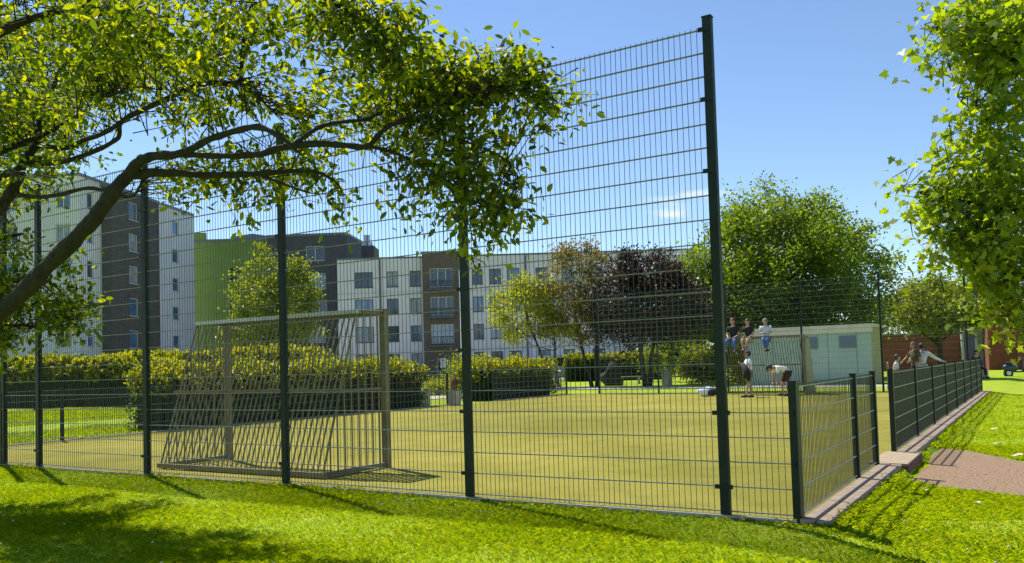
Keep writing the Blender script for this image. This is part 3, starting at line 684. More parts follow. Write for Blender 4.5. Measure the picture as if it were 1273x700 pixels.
bg_tree('copper_leaved_tree', 'copper leaved tree between the purple tree and the big green tree', at(872, 52), 7.5, [(-.4,0,4.7,2.4,2.3,2.4), (.5,0,5.6,1.6,1.6,1.4), (-1.2,0,3.4,1.7,1.7,1.4)], M['tree_copper'], 100, 150, .17, 1, .14, seed=15, r_cl=.55)
bg_tree('maple_tree', 'very large round green tree behind the pale green cabin', at(976, 50), 12, [(0,0,6.2,6.0,5.2,4.4), (-.6,0,8.5,4.0,4,3.1), (2.5,1.3,6.4,3.8,3.4,3.2), (-2.9,-1.2,5.6,3.2,3,3.2), (-4.9,-2.4,5.8,1.7,1.7,2.6), (1.0,0,3.6,5.6,4.5,2.0)], M['tree_mid'], 500, 180, .19, 1, .30, seed=16, r_cl=.72, shell=.35)
bg_tree('small_tree', 'broad low green tree in front of the red brick building', at(1167, 42), 6, [(0,0,3.7,2.4,2.2,1.35), (-1.0,-.5,3.0,1.7,1.6,1.0), (1.3,.6,3.4,1.5,1.5,1.1), (-.2,0,4.6,1.4,1.3,.9)], M['tree_light'], 110, 120, .15, 1, .16, seed=17, r_cl=.45)
bg_tree('small_tree', 'dark green tree behind the glazed porch of the red brick building', at(1218, 74), 9, [(0,0,5.5,4,3,2.6), (-4,-2,5.5,3,3,2.3)], M['tree_mid'], 90, 120, .25, 1, .2, seed=27, r_cl=.8)
bg_tree('small_tree', 'hazy green tree far behind the red brick building', at(1140, 95), 9, [(0,0,5.5,6,3,3.2), (6,3,5.0,5,3,3.0)], M['tree_light'], 110, 110, .3, 1, .2, seed=28, r_cl=1.0)
def bush(label, loc, crown, m, n=45, per=150, leaf=.13, seed=1, name='bush', r_cl=.4):
    t = bg_tree(name, label, loc, 2, crown, M[m], n, per, leaf, 1, .05, seed=seed, r_cl=r_cl, shell=.2); t['category'] = 'bush'; return t
bush('bright green round bush near the far goal', at(871, 46), [(0,0,1.0,1.15,1.1,.95)], 'tree_light', 60, 150, .13, 21)
bush('small pale green bush between the purple tree and the stone bin', at(808, 55), [(0,0,1.35,.6,.6,.65)], 'tree_light', 24, 90, .13, 22)
bush('round green bush behind the hedge gap', at(577, 38), [(0,0,1.0,.8,.8,.9)], 'tree_light', 36, 120, .10, 23)
bush('low patch of yellow green planting in the hedge gap', at(546, 40), [(0,0,.35,1.0,.8,.35)], 'tree_yellow', 36, 100, .09, 24)
bush('dark green bush behind the far goal, left of the cabin', at(918, 44), [(0,0,1.4,1.6,1.0,1.3)], 'tree_mid', 60, 120, .14, 25)
# backdrop wood between buildings and right tree
bush('broad dark shrub mass under the copper leaved tree', at(842, 70), [(0,0,1.8,3.2,1.5,1.6)], 'tree_mid', 60, 120, .22, 26, r_cl=.7)
# ================================================================== FOREGROUND TREES
def spline(pts, n=5):
    out = []
    P = [Vector(p) for p in pts]
    for i in range(len(P)-1):
        p0 = P[max(i-1, 0)]; p1 = P[i]; p2 = P[i+1]; p3 = P[min(i+2, len(P)-1)]
        for k in range(n):
            t = k/n; out.append(.5*((2*p1)+(p2-p0)*t+(2*p0-5*p1+4*p2-p3)*t*t+(3*p1-p0-3*p2+p3)*t**3))
    out.append(P[-1]); return out
def limb_tube(mb, nodes, joints, n=9):
    pts = [W(a[0], a[1], a[2]) for a in nodes]; rr = [a[3] for a in nodes]
    sp = spline(pts); rs = []
    for i in range(len(nodes)-1):
        for k in range(5): rs.append(rr[i]+(rr[i+1]-rr[i])*k/5)
    rs.append(rr[-1])
    rs = [r*(1+.10*math.sin(i*1.7)+random.uniform(-.05, .05)) for i, r in enumerate(rs)]
    sp = [p+Vector((random.uniform(-1, 1), random.uniform(-1, 1), random.uniform(-1, 1)))*.10*r for p, r in zip(sp, rs)]
    mb.tube(sp, rs, n); joints += [(p, r) for p, r in zip(sp, rs)]
def spray_tree(name, label, limbs, blobs, leafm, leafsize, shape, seed, trunk_name='trunk', twig_r=.005, perc=12, spread=.10, dens=1.0, clump=7):
    random.seed(seed); rs = np.random.default_rng(seed)
    J = []; mb = MB()
    for l in limbs: limb_tube(mb, l, J)
    base = J[0][0].copy(); base.z = 0
    root = empty(name, base); tag(root, label, 'tree')
    JP = np.array([tuple(j[0]) for j in J]); JR = np.array([j[1] for j in J])
    use = np.where(JR < .05)[0]; JU = JP[use]
    P = []; D = []; SZ_ = []
    tw = MB()
    for (px, py, rx, ry, Z, dz, n) in blobs:
        N_ = int(n*dens); nc = max(1, N_//clump); cs = []
        for _ in range(nc):
            a = rs.uniform(0, 2*math.pi); q = math.sqrt(rs.uniform())*.93
            cs.append((px+rx*q*math.cos(a), py+ry*q*math.sin(a), Z+rs.uniform(-dz, dz)))
        for _ in range(N_):
            c3 = cs[rs.integers(nc)]; sg = 34/c3[2]*2.1
            t = W(c3[0]+rs.normal()*sg, c3[1]+rs.normal()*sg*.8, c3[2]+rs.normal()*.07)
            d2 = ((JU-np.array(t))**2).sum(1); s = Vector(JU[int(rs.choice(np.argsort(d2)[:14]))])
            v = t-s; L = v.length
            if L > .5: s = t-(v.normalized()*.75+Vector(rs.normal(size=3))*.3).normalized()*.42; v = t-s; L = v.length
            if L < .12: s = t-Vector((rs.normal()*.1, rs.normal()*.1, -.12)); v = t-s; L = v.length
            m1 = s.lerp(t, .5)+Vector((rs.normal()*.04, rs.normal()*.04, .06*L+rs.normal()*.03))
            tw.tube([s, m1, t], [min(.006, twig_r+.0008*L), twig_r*.6, twig_r*.3], 4, cap=False)
            k = max(3, int(perc*rs.uniform(.6, 1.4)))
            dirn = (t-m1).normalized()
            for _i in range(k):
                u = rs.uniform(.25, 1.05); p = m1.lerp(t, u)+Vector(rs.normal(size=3))*spread*.5
                out = Vector(rs.normal(size=3))*.8+dirn*.7+Vector((0, 0, -.25))
                P.append(tuple(p)); D.append(tuple(out)); SZ_.append(leafsize*rs.uniform(.6, 1.25))
    P = np.array(P); D = np.array(D)
    mb.build(trunk_name, M['bark'], root, True); tw.build('twigs', M['bark'], root, True)
    leaves('crown', P, D, SZ_, leafm, shape, parent=root, flat=.25)
    shift_children(root); return root
LIMBS = [
 [(-330,760,4.5,0.1140),(-300,640,4.6,0.0988),(-210,540,4.6,0.0760),(-110,465,4.5,0.0570),(0,388,4.4,0.0456),(60,330,4.35,0.0426),(110,280,4.3,0.0395),(142,238,4.3,0.0365),(165,218,4.35,0.0289),(213,215,4.4,0.0198),(257,218,4.5,0.0167),(320,216,4.55,0.0167),(363,213,4.6,0.0122),(397,215,4.6,0.0099),(420,228,4.6,0.0061)],
 [(150,228,4.32,0.0304),(171,203,4.3,0.0258),(192,194,4.3,0.0236),(226,191,4.3,0.0205),(254,176,4.3,0.0182),(285,165,4.3,0.0160),(320,158,4.25,0.0167),(348,170,4.2,0.0122),(372,190,4.2,0.0061)],
 [(226,192,4.3,0.0152),(270,194,4.35,0.0152),(320,192,4.4,0.0175),(354,183,4.4,0.0182),(393,179,4.4,0.0182),(431,181,4.4,0.0160),(457,182,4.4,0.0160),(472,166,4.4,0.0137),(491,153,4.4,0.0129),(520,150,4.4,0.0099),(547,161,4.4,0.0076),(573,185,4.4,0.0061),(577,215,4.4,0.0038)],
 [(365,181,4.4,0.0137),(385,165,4.4,0.0122),(406,155,4.45,0.0106),(431,151,4.45,0.0099),(460,147,4.5,0.0084),(480,132,4.5,0.0061),(510,110,4.5,0.0038)],
 [(491,153,4.4,0.0091),(540,130,4.35,0.0076),(590,115,4.3,0.0061),(640,110,4.3,0.0046),(680,118,4.3,0.0030)],
 [(457,182,4.4,0.0106),(490,190,4.35,0.0084),(530,210,4.3,0.0068),(570,235,4.3,0.0053),(600,262,4.3,0.0030)],
 [(540,163,4.4,0.0068),(590,180,4.3,0.0053),(630,200,4.3,0.0038),(650,230,4.3,0.0023)],
 [(320,216,4.55,0.0106),(350,228,4.6,0.0076),(385,240,4.6,0.0046)],
 # left stem and upper limbs, deeper
 [(-210,540,4.6,0.0684),(-110,400,5.3,0.0570),(-40,310,5.6,0.0471),(0,258,5.6,0.0395),(17,235,5.6,0.0365),(27,206,5.6,0.0334),(45,178,5.7,0.0274),(51,144,5.8,0.0198),(65,113,5.9,0.0137),(80,70,5.9,0.0076)],
 [(30,204,5.6,0.0213),(60,203,5.6,0.0182),(86,199,5.5,0.0167),(120,187,5.4,0.0152),(147,171,5.3,0.0137),(151,151,5.2,0.0152),(192,130,5.1,0.0167),(233,110,5.0,0.0160),(261,103,5.0,0.0160),(295,103,5.0,0.0152),(300,86,5.0,0.0137),(303,51,5.0,0.0122),(310,15,4.9,0.0099),(330,-40,4.8,0.0076)],
 [(45,180,5.7,0.0182),(80,184,5.6,0.0167),(103,175,5.5,0.0160),(130,165,5.3,0.0152),(150,152,5.2,0.0137)],
 [(-60,215,5.2,0.0380),(0,188,5.3,0.0258),(34,176,5.5,0.0198),(60,165,5.6,0.0122),(100,140,5.6,0.0076)],
 [(17,240,5.6,0.0198),(40,245,5.5,0.0137),(69,243,5.4,0.0129),(110,234,5.3,0.0122),(137,240,5.2,0.0106),(161,245,5.2,0.0091),(172,235,5.1,0.0076),(180,215,5.1,0.0053)],
 [(340,-60,4.0,0.0213),(375,-20,4.0,0.0167),(409,0,4.0,0.0129),(440,17,4.1,0.0106),(466,34,4.1,0.0084),(480,54,4.1,0.0061),(495,85,4.1,0.0030)],
 [(305,37,5.0,0.0106),(341,42,4.7,0.0084),(387,25,4.4,0.0061),(421,40,4.3,0.0061),(443,54,4.2,0.0046),(470,64,4.2,0.0023)],
 [(297,103,5.0,0.0099),(318,118,4.9,0.0076),(340,140,4.8,0.0053)],
 [(-60,80,4.4,0.0304),(20,30,4.4,0.0213),(90,10,4.4,0.0167),(160,-10,4.3,0.0137),(260,-30,4.2,0.0106),(340,-60,4.0,0.0152)],
 [(165,45,5.0,0.0076),(150,20,4.6,0.0106),(140,0,4.4,0.0122)],
 [(115,115,5.2,0.0046),(135,120,5.1,0.0076),(165,108,5.0,0.0068),(200,112,5.0,0.0046)],
]
BLOBS = [
 # px, py, rx, ry, Z, dZ, number of twigs
 (70,40,110,60,4.6,0.9,210),(60,40,120,60,6.4,0.8,120),(200,35,90,45,4.5,0.7,170),(210,60,110,50,5.6,0.6,120),
 (330,15,70,24,4.3,0.4,70),(270,60,60,35,4.9,0.4,70),(440,18,60,30,4.2,0.3,95),(482,60,31.92,36.9,4.2,0.3,114),
 (380,45,50,14,4.3,0.3,16),(330,75,30,16,4.7,0.3,10),
 (40,120,60,40,5.6,0.7,100),(110,130,40,40,5.3,0.5,40),(200,90,70,30,5.1,0.4,55),(90,190,60,26,5.4,0.4,34),(20,170,30,40,5.6,0.5,30),
 (230,140,60,22,5.4,0.5,60),(300,130,50,25,5.3,0.4,50),(380,120,45,24,5.1,0.35,50),(420,140,60,26,5,0.3,60),(450,100,36,26,4.9,0.3,47),(350,100,20,14,5.1,0.3,8),
 (260,210,60,16,5.1,0.3,50),(330,228,50,16,5.1,0.3,40),(400,205,36,18,5,0.25,26),(250,235,60,12,5,0.2,34),(310,255,24,12,4.9,0.1,10),(420,248,16,18,4.7,0.1,14),(225,225,20,20,4.6,0.1,12),(370,175,40,12,5,0.2,16),
 (522,95,42.56,27.88,4.6,0.3,114),(582,85,41.04,21.32,4.5,0.3,104),(640,92,27.36,21.32,4.4,0.25,57),(680,126,15.2,14.76,4.3,0.2,22),(592,130,45.6,21.32,4.6,0.3,76),(502,140,34.96,24.6,4.7,0.3,57),
 (552,175,42.56,19.68,4.5,0.3,62),(617,165,22.8,18.04,4.35,0.3,24),(512,205,27.36,18.04,4.45,0.25,38),(582,225,36.48,21.32,4.35,0.25,62),(630,250,18.24,18.04,4.3,0.2,32),(647,218,9.12,6.56,4.3,0.1,4),(582,272,21.28,16.4,4.3,0.12,36),(582,298,10.64,8.2,4.3,0.08,11),(632,262,16.72,14.76,4.3,0.1,13),(532,232,22.8,14.76,4.35,0.2,26),
 (492,240,19.76,13.12,4.4,0.2,11),
 (-60,120,80,140,5,1,160),(-120,300,90,90,5.2,0.8,60),
 (655,92,32,18,4.4,.25,34),(694,126,18,14,4.3,.15,20),(600,302,12,9,4.3,.08,8),
 # overhead part above the frame, which shades the lawn
 (80,110,90,60,7,0.8,130),(210,100,70,30,6.2,0.5,70),(100,-60,160,60,4.6,0.9,120),(300,-90,120,50,4.4,0.6,50),
]
spray_tree('broadleaf_tree', 'large overhanging tree at left whose limbs reach across in front of the fence', LIMBS, BLOBS, M['leaf'], .053, 'leaf', 35, perc=14, spread=.115, dens=.50, clump=5, twig_r=.0035)
# second tree, behind on the left
L2 = [[(-90,560,9.2,.14),(-75,450,9.2,.12),(-60,350,9.2,.10),(-45,250,9.2,.08),(-25,150,9.2,.05),(0,60,9.2,.02)],
      [(-68,400,9.2,.05),(-30,365,9.0,.035),(20,350,8.9,.02),(60,350,8.8,.008)],[(-72,430,9.2,.05),(-20,410,9.0,.03),(30,405,8.9,.015),(85,410,8.8,.006)],
      [(-55,320,9.2,.05),(-10,300,9.0,.03),(30,290,9.0,.01)],[(-45,250,9.2,.05),(20,210,9.4,.03),(90,180,9.6,.01)],[(-30,180,9.2,.04),(40,130,9.6,.025),(110,90,9.9,.01)]]
B2 = [(12,372,26,26,8.9,.5,34),(84,372,22,18,8.9,.4,22),(82,405,22,14,8.9,.4,26),(14,425,22,16,9.0,.4,22),(-50,380,60,70,9.0,.8,120),(18,300,22,20,9.0,.4,14),(80,330,16,10,8.9,.3,7),
      (40,215,40,30,10.4,.5,40),(40,140,50,50,9.9,.7,90),(-40,250,60,90,9.8,.8,100),(0,60,70,50,9.5,.8,90),(105,110,26,16,11.2,.5,34),(75,190,20,14,11.5,.5,14),(190,50,46,18,8.4,.4,30),(80,-60,80,50,9.5,.6,190),(30,-90,80,60,10.5,.7,220),(150,-50,24,20,10.4,.4,30),(235,-30,30,22,8.2,.3,34),(-120,480,60,60,9.2,.8,60)]
spray_tree('broadleaf_tree', 'smaller green tree standing further back at the far left edge', L2, B2, M['leaf'], .085, 'leaf', 32, perc=13, spread=.24, twig_r=.006, dens=1.1)
# maple at right
L3 = [[(1560,700,9.5,.2),(1550,480,9.5,.18),(1530,300,9.5,.15),(1500,120,9.5,.12),(1480,-60,9.5,.08)],
      [(1530,300,9.5,.07),(1450,270,9.4,.05),(1350,270,9.2,.035),(1270,262,9.1,.022),(1200,250,9.0,.014),(1140,240,9.0,.006)],
      [(1510,200,9.5,.07),(1420,140,9.3,.05),(1330,100,9.2,.03),(1250,70,9.1,.018),(1190,50,9.0,.010),(1150,30,9.0,.005)],
      [(1535,380,9.5,.06),(1440,350,9.3,.04),(1340,345,9.2,.025),(1260,345,9.1,.013),(1210,335,9.0,.006)],
      [(1350,270,9.2,.02),(1280,200,9.1,.014),(1230,160,9.0,.008),(1190,120,9.0,.004)],
      [(1340,345,9.2,.02),(1290,385,9.1,.012),(1255,405,9.1,.005)]]
B3 = [(1230,35,55,38,9.0,.5,150),(1270,60,60,60,9.2,.7,200),(1170,30,28,16,9.0,.3,24),(1160,75,16,9,9.0,.1,7),(1215,95,40,30,9.0,.4,60),(1250,150,50,50,9.0,.5,130),(1195,165,26,24,9.0,.3,16),(1205,215,44,34,9.0,.4,85),
      (1270,240,60,60,9.1,.7,220),(1160,232,36,26,9.0,.3,40),(1125,248,20,12,9.0,.2,9),(1180,275,42,20,9.0,.3,45),(1225,310,46,34,9.0,.4,95),(1270,330,50,50,9.0,.5,130),(1240,365,34,26,9.0,.3,45),(1262,400,26,18,9.0,.3,26),(1165,303,16,8,9.0,.1,5),
      (1150,262,34,12,9.0,.2,26),(1200,335,40,28,9.0,.3,50),(1185,305,30,16,9.0,.2,24),(1175,50,24,20,9.0,.2,18),
      (1370,100,80,120,9.4,.9,200),(1370,300,80,110,9.4,.9,180)]
spray_tree('maple_tree', 'bright green maple whose leafy branches hang in at upper right', L3, B3, M['maple'], .112, 'maple', 33, perc=9, spread=.27, twig_r=.006, dens=.62, clump=4)
# ================================================================== LAWN BLADES
def inpoly(x, y, poly):
    c = np.zeros(len(x), bool); j = len(poly)-1
    for i in range(len(poly)):
        xi, yi = poly[i]; xj, yj = poly[j]
        c ^= ((yi > y) != (yj > y)) & (x < (xj-xi)*(y-yi)/(yj-yi+1e-12)+xi); j = i
    return c
def gzv(x, y):
    t = np.clip((y+.9)/.9, 0, 1); t = t*t*(3-2*t); q1 = np.clip((y-1.2)/1.4, 0, 1); q2 = np.clip((y-8.2)/1.6, 0, 1); w = q1*q1*(3-2*q1)*(1-q2*q2*(3-2*q2))
    a = -.5*(1-t)+.265*t; b = 1.2*(1-t)+(1.1-.73*w)*t
    u = np.clip((x-a)/(b-a), 0, 1); return -.03-.09*u*u*(3-2*u)
def blades(name, label, n, region, hmin, hmax, wid, seed, excl=None):
    rs = np.random.default_rng(seed); x, y = region(rs, n)
    pn = .5+.25*np.sin(x*2.1+np.sin(y*1.7)*1.4)+.25*np.sin(y*2.9+x*.8)
    keep = rs.uniform(size=len(x)) < .55+.45*pn; x, y, pn = x[keep], y[keep], pn[keep]
    if excl is not None: k = ~excl(x, y); x, y, pn = x[k], y[k], pn[k]
    n = len(x); h = rs.uniform(hmin, hmax, n)*(.75+.5*pn); a = rs.uniform(0, 2*math.pi, n); le = rs.uniform(.6, 2.0, n)*h
    b = np.stack([x, y, gzv(x, y)-.004], 1); w = wid*rs.uniform(.6, 1.3, n)
    s = np.stack([np.cos(a+1.57), np.sin(a+1.57), 0*a], 1)*w[:, None]
    d = np.stack([np.cos(a), np.sin(a), 0*a], 1)*le[:, None]; up = np.stack([0*h, 0*h, h], 1)
    V = np.stack([b-s, b+s, b+s*.7+d*.35+up*.6, b+d+up*.92, b-s*.7+d*.35+up*.6], 1)
    return tag(link(name, np_mesh(name, V, 5, M['blade']), None), label, 'grass', kind='stuff')
def reg_front(rs, n):
    # denser near the camera: sample forward depth and bearing
    Z = 3.6+8.9*rs.uniform(size=n); k = rs.uniform(-.72, .72, n)
    return CAM.x+(k*Z)*.8475-Z*.5297, CAM.y+(k*Z)*.5307+Z*.848
GPa = [(x, y) for x, y in GP]
def exc(x, y):
    pitch = (x > XL-.1) & (x < .28) & (y > -.02) & (y < YF)
    return pitch | inpoly(x, y, GPa) | ((x > -.1) & (x < .36) & (y > 3.7) & (y < 5.25))
blades('lawn_grass', 'short bright green lawn grass in front of the fence', 330000, reg_front, .014, .040, .0030, 41, exc)
def reg_right(rs, n):
    Z = 7+20*rs.uniform(size=n)**1.5; k = rs.uniform(.28, .72, n)
    return CAM.x+(k*Z)*.8475-Z*.5297, CAM.y+(k*Z)*.5307+Z*.848
blades('lawn_grass', 'short yellow green lawn grass right of the long low fence', 150000, reg_right, .015, .038, .005, 42, lambda x, y: exc(x, y) | (x < .3))
def reg_left(rs, n): return rs.uniform(-34, XL-.2, n), rs.uniform(-2, 14, n)
blades('lawn_grass', 'lawn grass between the pitch and the far left hedge', 90000, reg_left, .04, .09, .010, 43, lambda x, y: ((x > -22.5) & (x < -19.6)))
# tufts along fence feet and kerb edges
def reg_edge(rs, n):
    m = n//2; cx = rs.uniform(-13, -.1, 60); cy = rs.uniform(-.06, .30, 60); k = rs.integers(0, 60, n//8); ck = rs.uniform(.0, 24, 70); j = rs.integers(0, 70, n-m)
    x = np.concatenate([rs.uniform(-15, .0, m), rs.normal(.31, .03, n-m), cx[k]+rs.normal(size=len(k))*.03]); y = np.concatenate([rs.normal(-.05, .03, m), ck[j]+rs.normal(size=n-m)*.16, cy[k]+rs.normal(size=len(k))*.03])
    return x, y
blades('weed_grass', 'longer tufts of grass along the fence feet and kerb', 7000, reg_edge, .02, .06, .0035, 44, lambda x, y: (x > -.1) & (x < .72) & (y > 3.6) & (y < 5.3))
# white clover heads
def clover():
    rs = np.random.default_rng(45); mb = MB(); n = 380
    x, y = reg_front(rs, n*2); x = np.concatenate([x, rs.uniform(-9, 0, 160)]); y = np.concatenate([y, rs.normal(-.35, .25, 160)])
    k = ~exc(x, y) & (np.sin(x*1.3+y)+np.sin(y*2.2-x*.7)+rs.normal(size=len(x))*.8 > .2); x, y = x[k], y[k]
    for a, b in zip(x, y):
        r = rs.uniform(.005, .010); z = gz(a, b)+rs.uniform(.035, .06)
        mb.ball((a, b, z), r, 6, 4, (1, 1, .85))
    tag(mb.build('clover_flowers', M['flower']), 'small white clover heads dotted through the lawn', 'flowers', kind='stuff')
clover()
# a few pale dry leaves on the right lawn
pts = [G(1238, 556, -.11), G(1262, 572, -.11), G(1230, 537, -.11), G(1218, 634, -.11), G(1146, 615, -.11)]
for i, p in enumerate(pts):
    bm = MB(); s = .10 if i < 3 else .05
    for k in range(3):
        a = random.uniform(0, 6.28); q = Vector((p.x+random.uniform(-.05, .05), p.y+random.uniform(-.05, .05), -.07+k*.012)); d = Vector((math.cos(a), math.sin(a), .15))*s; e = Vector((-math.sin(a), math.cos(a), .1))*s*.4
        bm.add([q, q+d*.5+e, q+d, q+d*.5-e], [(0,1,2,3)])
    tag(bm.build('dry_leaves', M['dry']), 'small scatter of pale dry leaves on the lawn beside the gravel path', 'leaves', 'dry leaves on the right lawn')
# ================================================================== PEOPLE
def skin_mesh(name, verts, edges, radii, m, parent, root=0, sub=1):
    me = bpy.data.meshes.new(name); me.from_pydata([tuple(v) for v in verts], edges, []); me.update()
    o = bpy.data.objects.new(name, me); COL.objects.link(o)
    mo = o.modifiers.new('s', 'SKIN'); mo.use_smooth_shade = True
    for i, sv in enumerate(me.skin_vertices[0].data): sv.radius = (radii[i], radii[i]); sv.use_root = (i == root)
    ms = o.modifiers.new('b', 'SUBSURF'); ms.levels = sub; ms.render_levels = sub
    dg = bpy.context.evaluated_depsgraph_get(); dg.update(); ev = o.evaluated_get(dg)
    nm = bpy.data.meshes.new_from_object(ev); nm.name = name
    bpy.data.objects.remove(o); bpy.data.meshes.remove(me)
    nm.materials.clear(); return link(name, nm, m, parent, True)
def join_into(o, mb):
    me2 = mb.mesh('tmp', []); bm = bmesh.new(); bm.from_mesh(o.data); bm.from_mesh(me2)
    for f in bm.faces: f.smooth = True; f.material_index = 0
    bm.to_mesh(o.data); bm.free(); bpy.data.meshes.remove(me2)
def person(label, loc, rz, J, H_=1.6, skin='skin', shirt='black', legs='jeans', hair='hair_b', shoes='shoe', cap=None, shorts=False, long_sleeve=False, dress=False, long_hair=False, group=None, look=(0, 1, 0)):
    """J: joints in local metres for H_=1.6, +Y is the way the person faces."""
    r = empty('person', loc, rz); tag(r, label, 'person', group); k = H_/1.6
    V = {a: Vector(b)*k for a, b in J.items()}
    S_ = k
    names = ['pelvis', 'waist', 'chest', 'neck', 'head', 'sl', 'el', 'wl', 'sr', 'er', 'wr', 'hl', 'kl', 'al', 'tl', 'hr', 'kr', 'ar', 'tr']
    rad = dict(pelvis=.10, waist=.095, chest=.115, neck=.05, head=.05, sl=.052, el=.036, wl=.024, sr=.052, er=.036, wr=.024, hl=.080, kl=.052, al=.034, tl=.030, hr=.080, kr=.052, ar=.034, tr=.030)
    E_ = [('pelvis','waist'),('waist','chest'),('chest','neck'),('neck','head'),('chest','sl'),('sl','el'),('el','wl'),('chest','sr'),('sr','er'),('er','wr'),('pelvis','hl'),('hl','kl'),('kl','al'),('al','tl'),('pelvis','hr'),('hr','kr'),('kr','ar'),('ar','tr')]
    ix = {n: i for i, n in enumerate(names)}
    body = skin_mesh('body', [V[n] for n in names], [(ix[a], ix[b]) for a, b in E_], [rad[n]*S_ for n in names], M[skin], r)
    # head with face
    hd = MB(); c = V['head']; f = Vector(look).normalized(); side = f.cross(Vector((0, 0, 1))).normalized(); upv = side.cross(f)
    tmp = MB(); tmp.ball((0, 0, 0), .1, 14, 10, (.78, .92, 1.12))
    for i, v in enumerate(tmp.v):
        v = Vector(v)
        if v.z < -.02: v.x *= .86; v.y = v.y*.9+.008
        tmp.v[i] = tuple(v)
    tmp.ball((0, .094, -.012), .017, 6, 5, (.8, 1.1, 1.3)); tmp.ball((.079, 0, -.01), .022, 6, 5, (.4, .8, 1.2)); tmp.ball((-.079, 0, -.01), .022, 6, 5, (.4, .8, 1.2))
    tmp.ball((0, .083, -.052), .016, 6, 4, (1.5, .5, .4))
    R3 = Matrix((side, f, upv)).transposed()
    hd.add([c+R3 @ (Vector(v)*S_*1.02) for v in tmp.v], tmp.f)
    # hands: palm and five fingers
    for e, w in (('el', 'wl'), ('er', 'wr')):
        d = (V[w]-V[e]).normalized(); x = d.cross(Vector((0, 1, 0)) if abs(d.y) < .9 else Vector((1, 0, 0))).normalized(); y = d.cross(x)
        p = V[w]; hd.tube([p, p+d*.04*S_, p+d*.085*S_], [.022*S_, .032*S_, .026*S_], 8)
        for q, (ofs, ln) in enumerate([(-.024, .055), (-.008, .068), (.009, .064), (.024, .048)]):
            b0 = p+d*.078*S_+x*ofs*S_; hd.tube([b0, b0+d*ln*.55*S_+y*.006*S_, b0+d*ln*.85*S_+y*.022*S_], [.0095*S_, .008*S_, .0055*S_], 6)
        b0 = p+d*.03*S_-x*.024*S_; hd.tube([b0, b0-x*.022*S_+d*.022*S_, b0-x*.026*S_+d*.05*S_+y*.01*S_], [.011*S_, .009*S_, .006*S_], 6)
    join_into(body, hd)
    eye = MB()
    for s in (-1, 1): eye.ball(c+R3 @ (Vector((s*.032, .083, .012))*S_), .009*S_, 6, 4)
    eye.build('eyes', M['hair_d'], r, True)
    # hair or cap
    hr_ = MB(); tmp = MB(); tmp.ball((0, -.012, .022), .112, 14, 9, (.84, .95, 1.02))
    keep = [f_ for f_ in tmp.f if sum(tmp.v[i][2] for i in f_)/len(f_) > (-.055 if sum(tmp.v[i][1] for i in f_)/len(f_) < .01 else .045)]
    hr_.add([c+R3 @ (Vector(v)*S_*1.02) for v in tmp.v], keep)
    if long_hair: hr_.tube([c-f*.06*S_, c-f*.10*S_-upv*.14*S_, c-f*.09*S_-upv*.28*S_], [.085*S_, .07*S_, .02*S_], 9)
    hr_.build('hair', M[hair], r, True)
    if cap:
        cp = MB(); t2 = MB(); t2.ball((0, -.006, .035), .118, 14, 9, (.86, .98, .92)); kk = [f_ for f_ in t2.f if sum(t2.v[i][2] for i in f_)/len(f_) > .042]
        cp.add([c+R3 @ (Vector(v)*S_*1.03) for v in t2.v], kk)
        cp.add([c+R3 @ (Vector(v)*S_) for v in [(-.07,.09,.06),(.07,.09,.06),(.055,.175,.045),(-.055,.175,.045),(-.07,.09,.052),(.07,.09,.052),(.055,.175,.037),(-.055,.175,.037)]], [(0,1,2,3),(7,6,5,4),(0,4,5,1),(1,5,6,2),(2,6,7,3),(3,7,4,0)])
        cp.build('cap', M[cap], r, True)
    # shirt
    sv = ['pelvis', 'waist', 'chest', 'sl', 'sr']; P_ = [V[n] for n in sv]; rr = [.125, .122, .140, .075, .075]; ed = [(0,1),(1,2),(2,3),(2,4)]
    nk = V['chest'].lerp(V['neck'], .62); P_.append(nk); rr.append(.062); ed.append((2, 5))
    for a, b, c_ in (('sl', 'el', 'wl'), ('sr', 'er', 'wr')):
        i = sv.index(a)
        if long_sleeve: P_ += [V[b], V[b].lerp(V[c_], .92)]; rr += [.052, .036]; n_ = len(P_); ed += [(i, n_-2), (n_-2, n_-1)]
        else: P_.append(V[a].lerp(V[b], .72)); rr.append(.060); ed.append((i, len(P_)-1))
    if dress:
        P_.append(V['hl'].lerp(V['hr'], .5).lerp((V['kl']+V['kr'])/2, .35)); rr.append(.15); ed.append((0, len(P_)-1))
        P_.append((V['kl']+V['kr'])/2+Vector((0, 0, -.05))); rr.append(.17); ed.append((len(P_)-2, len(P_)-1))
        P_.append((V['al']+V['ar'])/2+Vector((0, 0, .16))); rr.append(.18); ed.append((len(P_)-2, len(P_)-1))
    skin_mesh('shirt' if not dress else 'dress', P_, ed, [q*S_ for q in rr], M[shirt], r)
    if not dress:
        P_ = [V['pelvis'], V['hl'], V['hr']]; rr = [.118, .098, .098]; ed = [(0,1),(0,2)]
        for i, (h_, k_, a_) in enumerate((('hl', 'kl', 'al'), ('hr', 'kr', 'ar'))):
            if shorts: P_ += [V[h_].lerp(V[k_], .5), V[h_].lerp(V[k_], .95)]; rr += [.088, .080]
            else: P_ += [V[k_], V[k_].lerp(V[a_], .93)]; rr += [.070, .052]
            n_ = len(P_); ed += [(1+i, n_-2), (n_-2, n_-1)]
        skin_mesh('shorts' if shorts else 'trousers', P_, ed, [q*S_ for q in rr], M[legs], r)
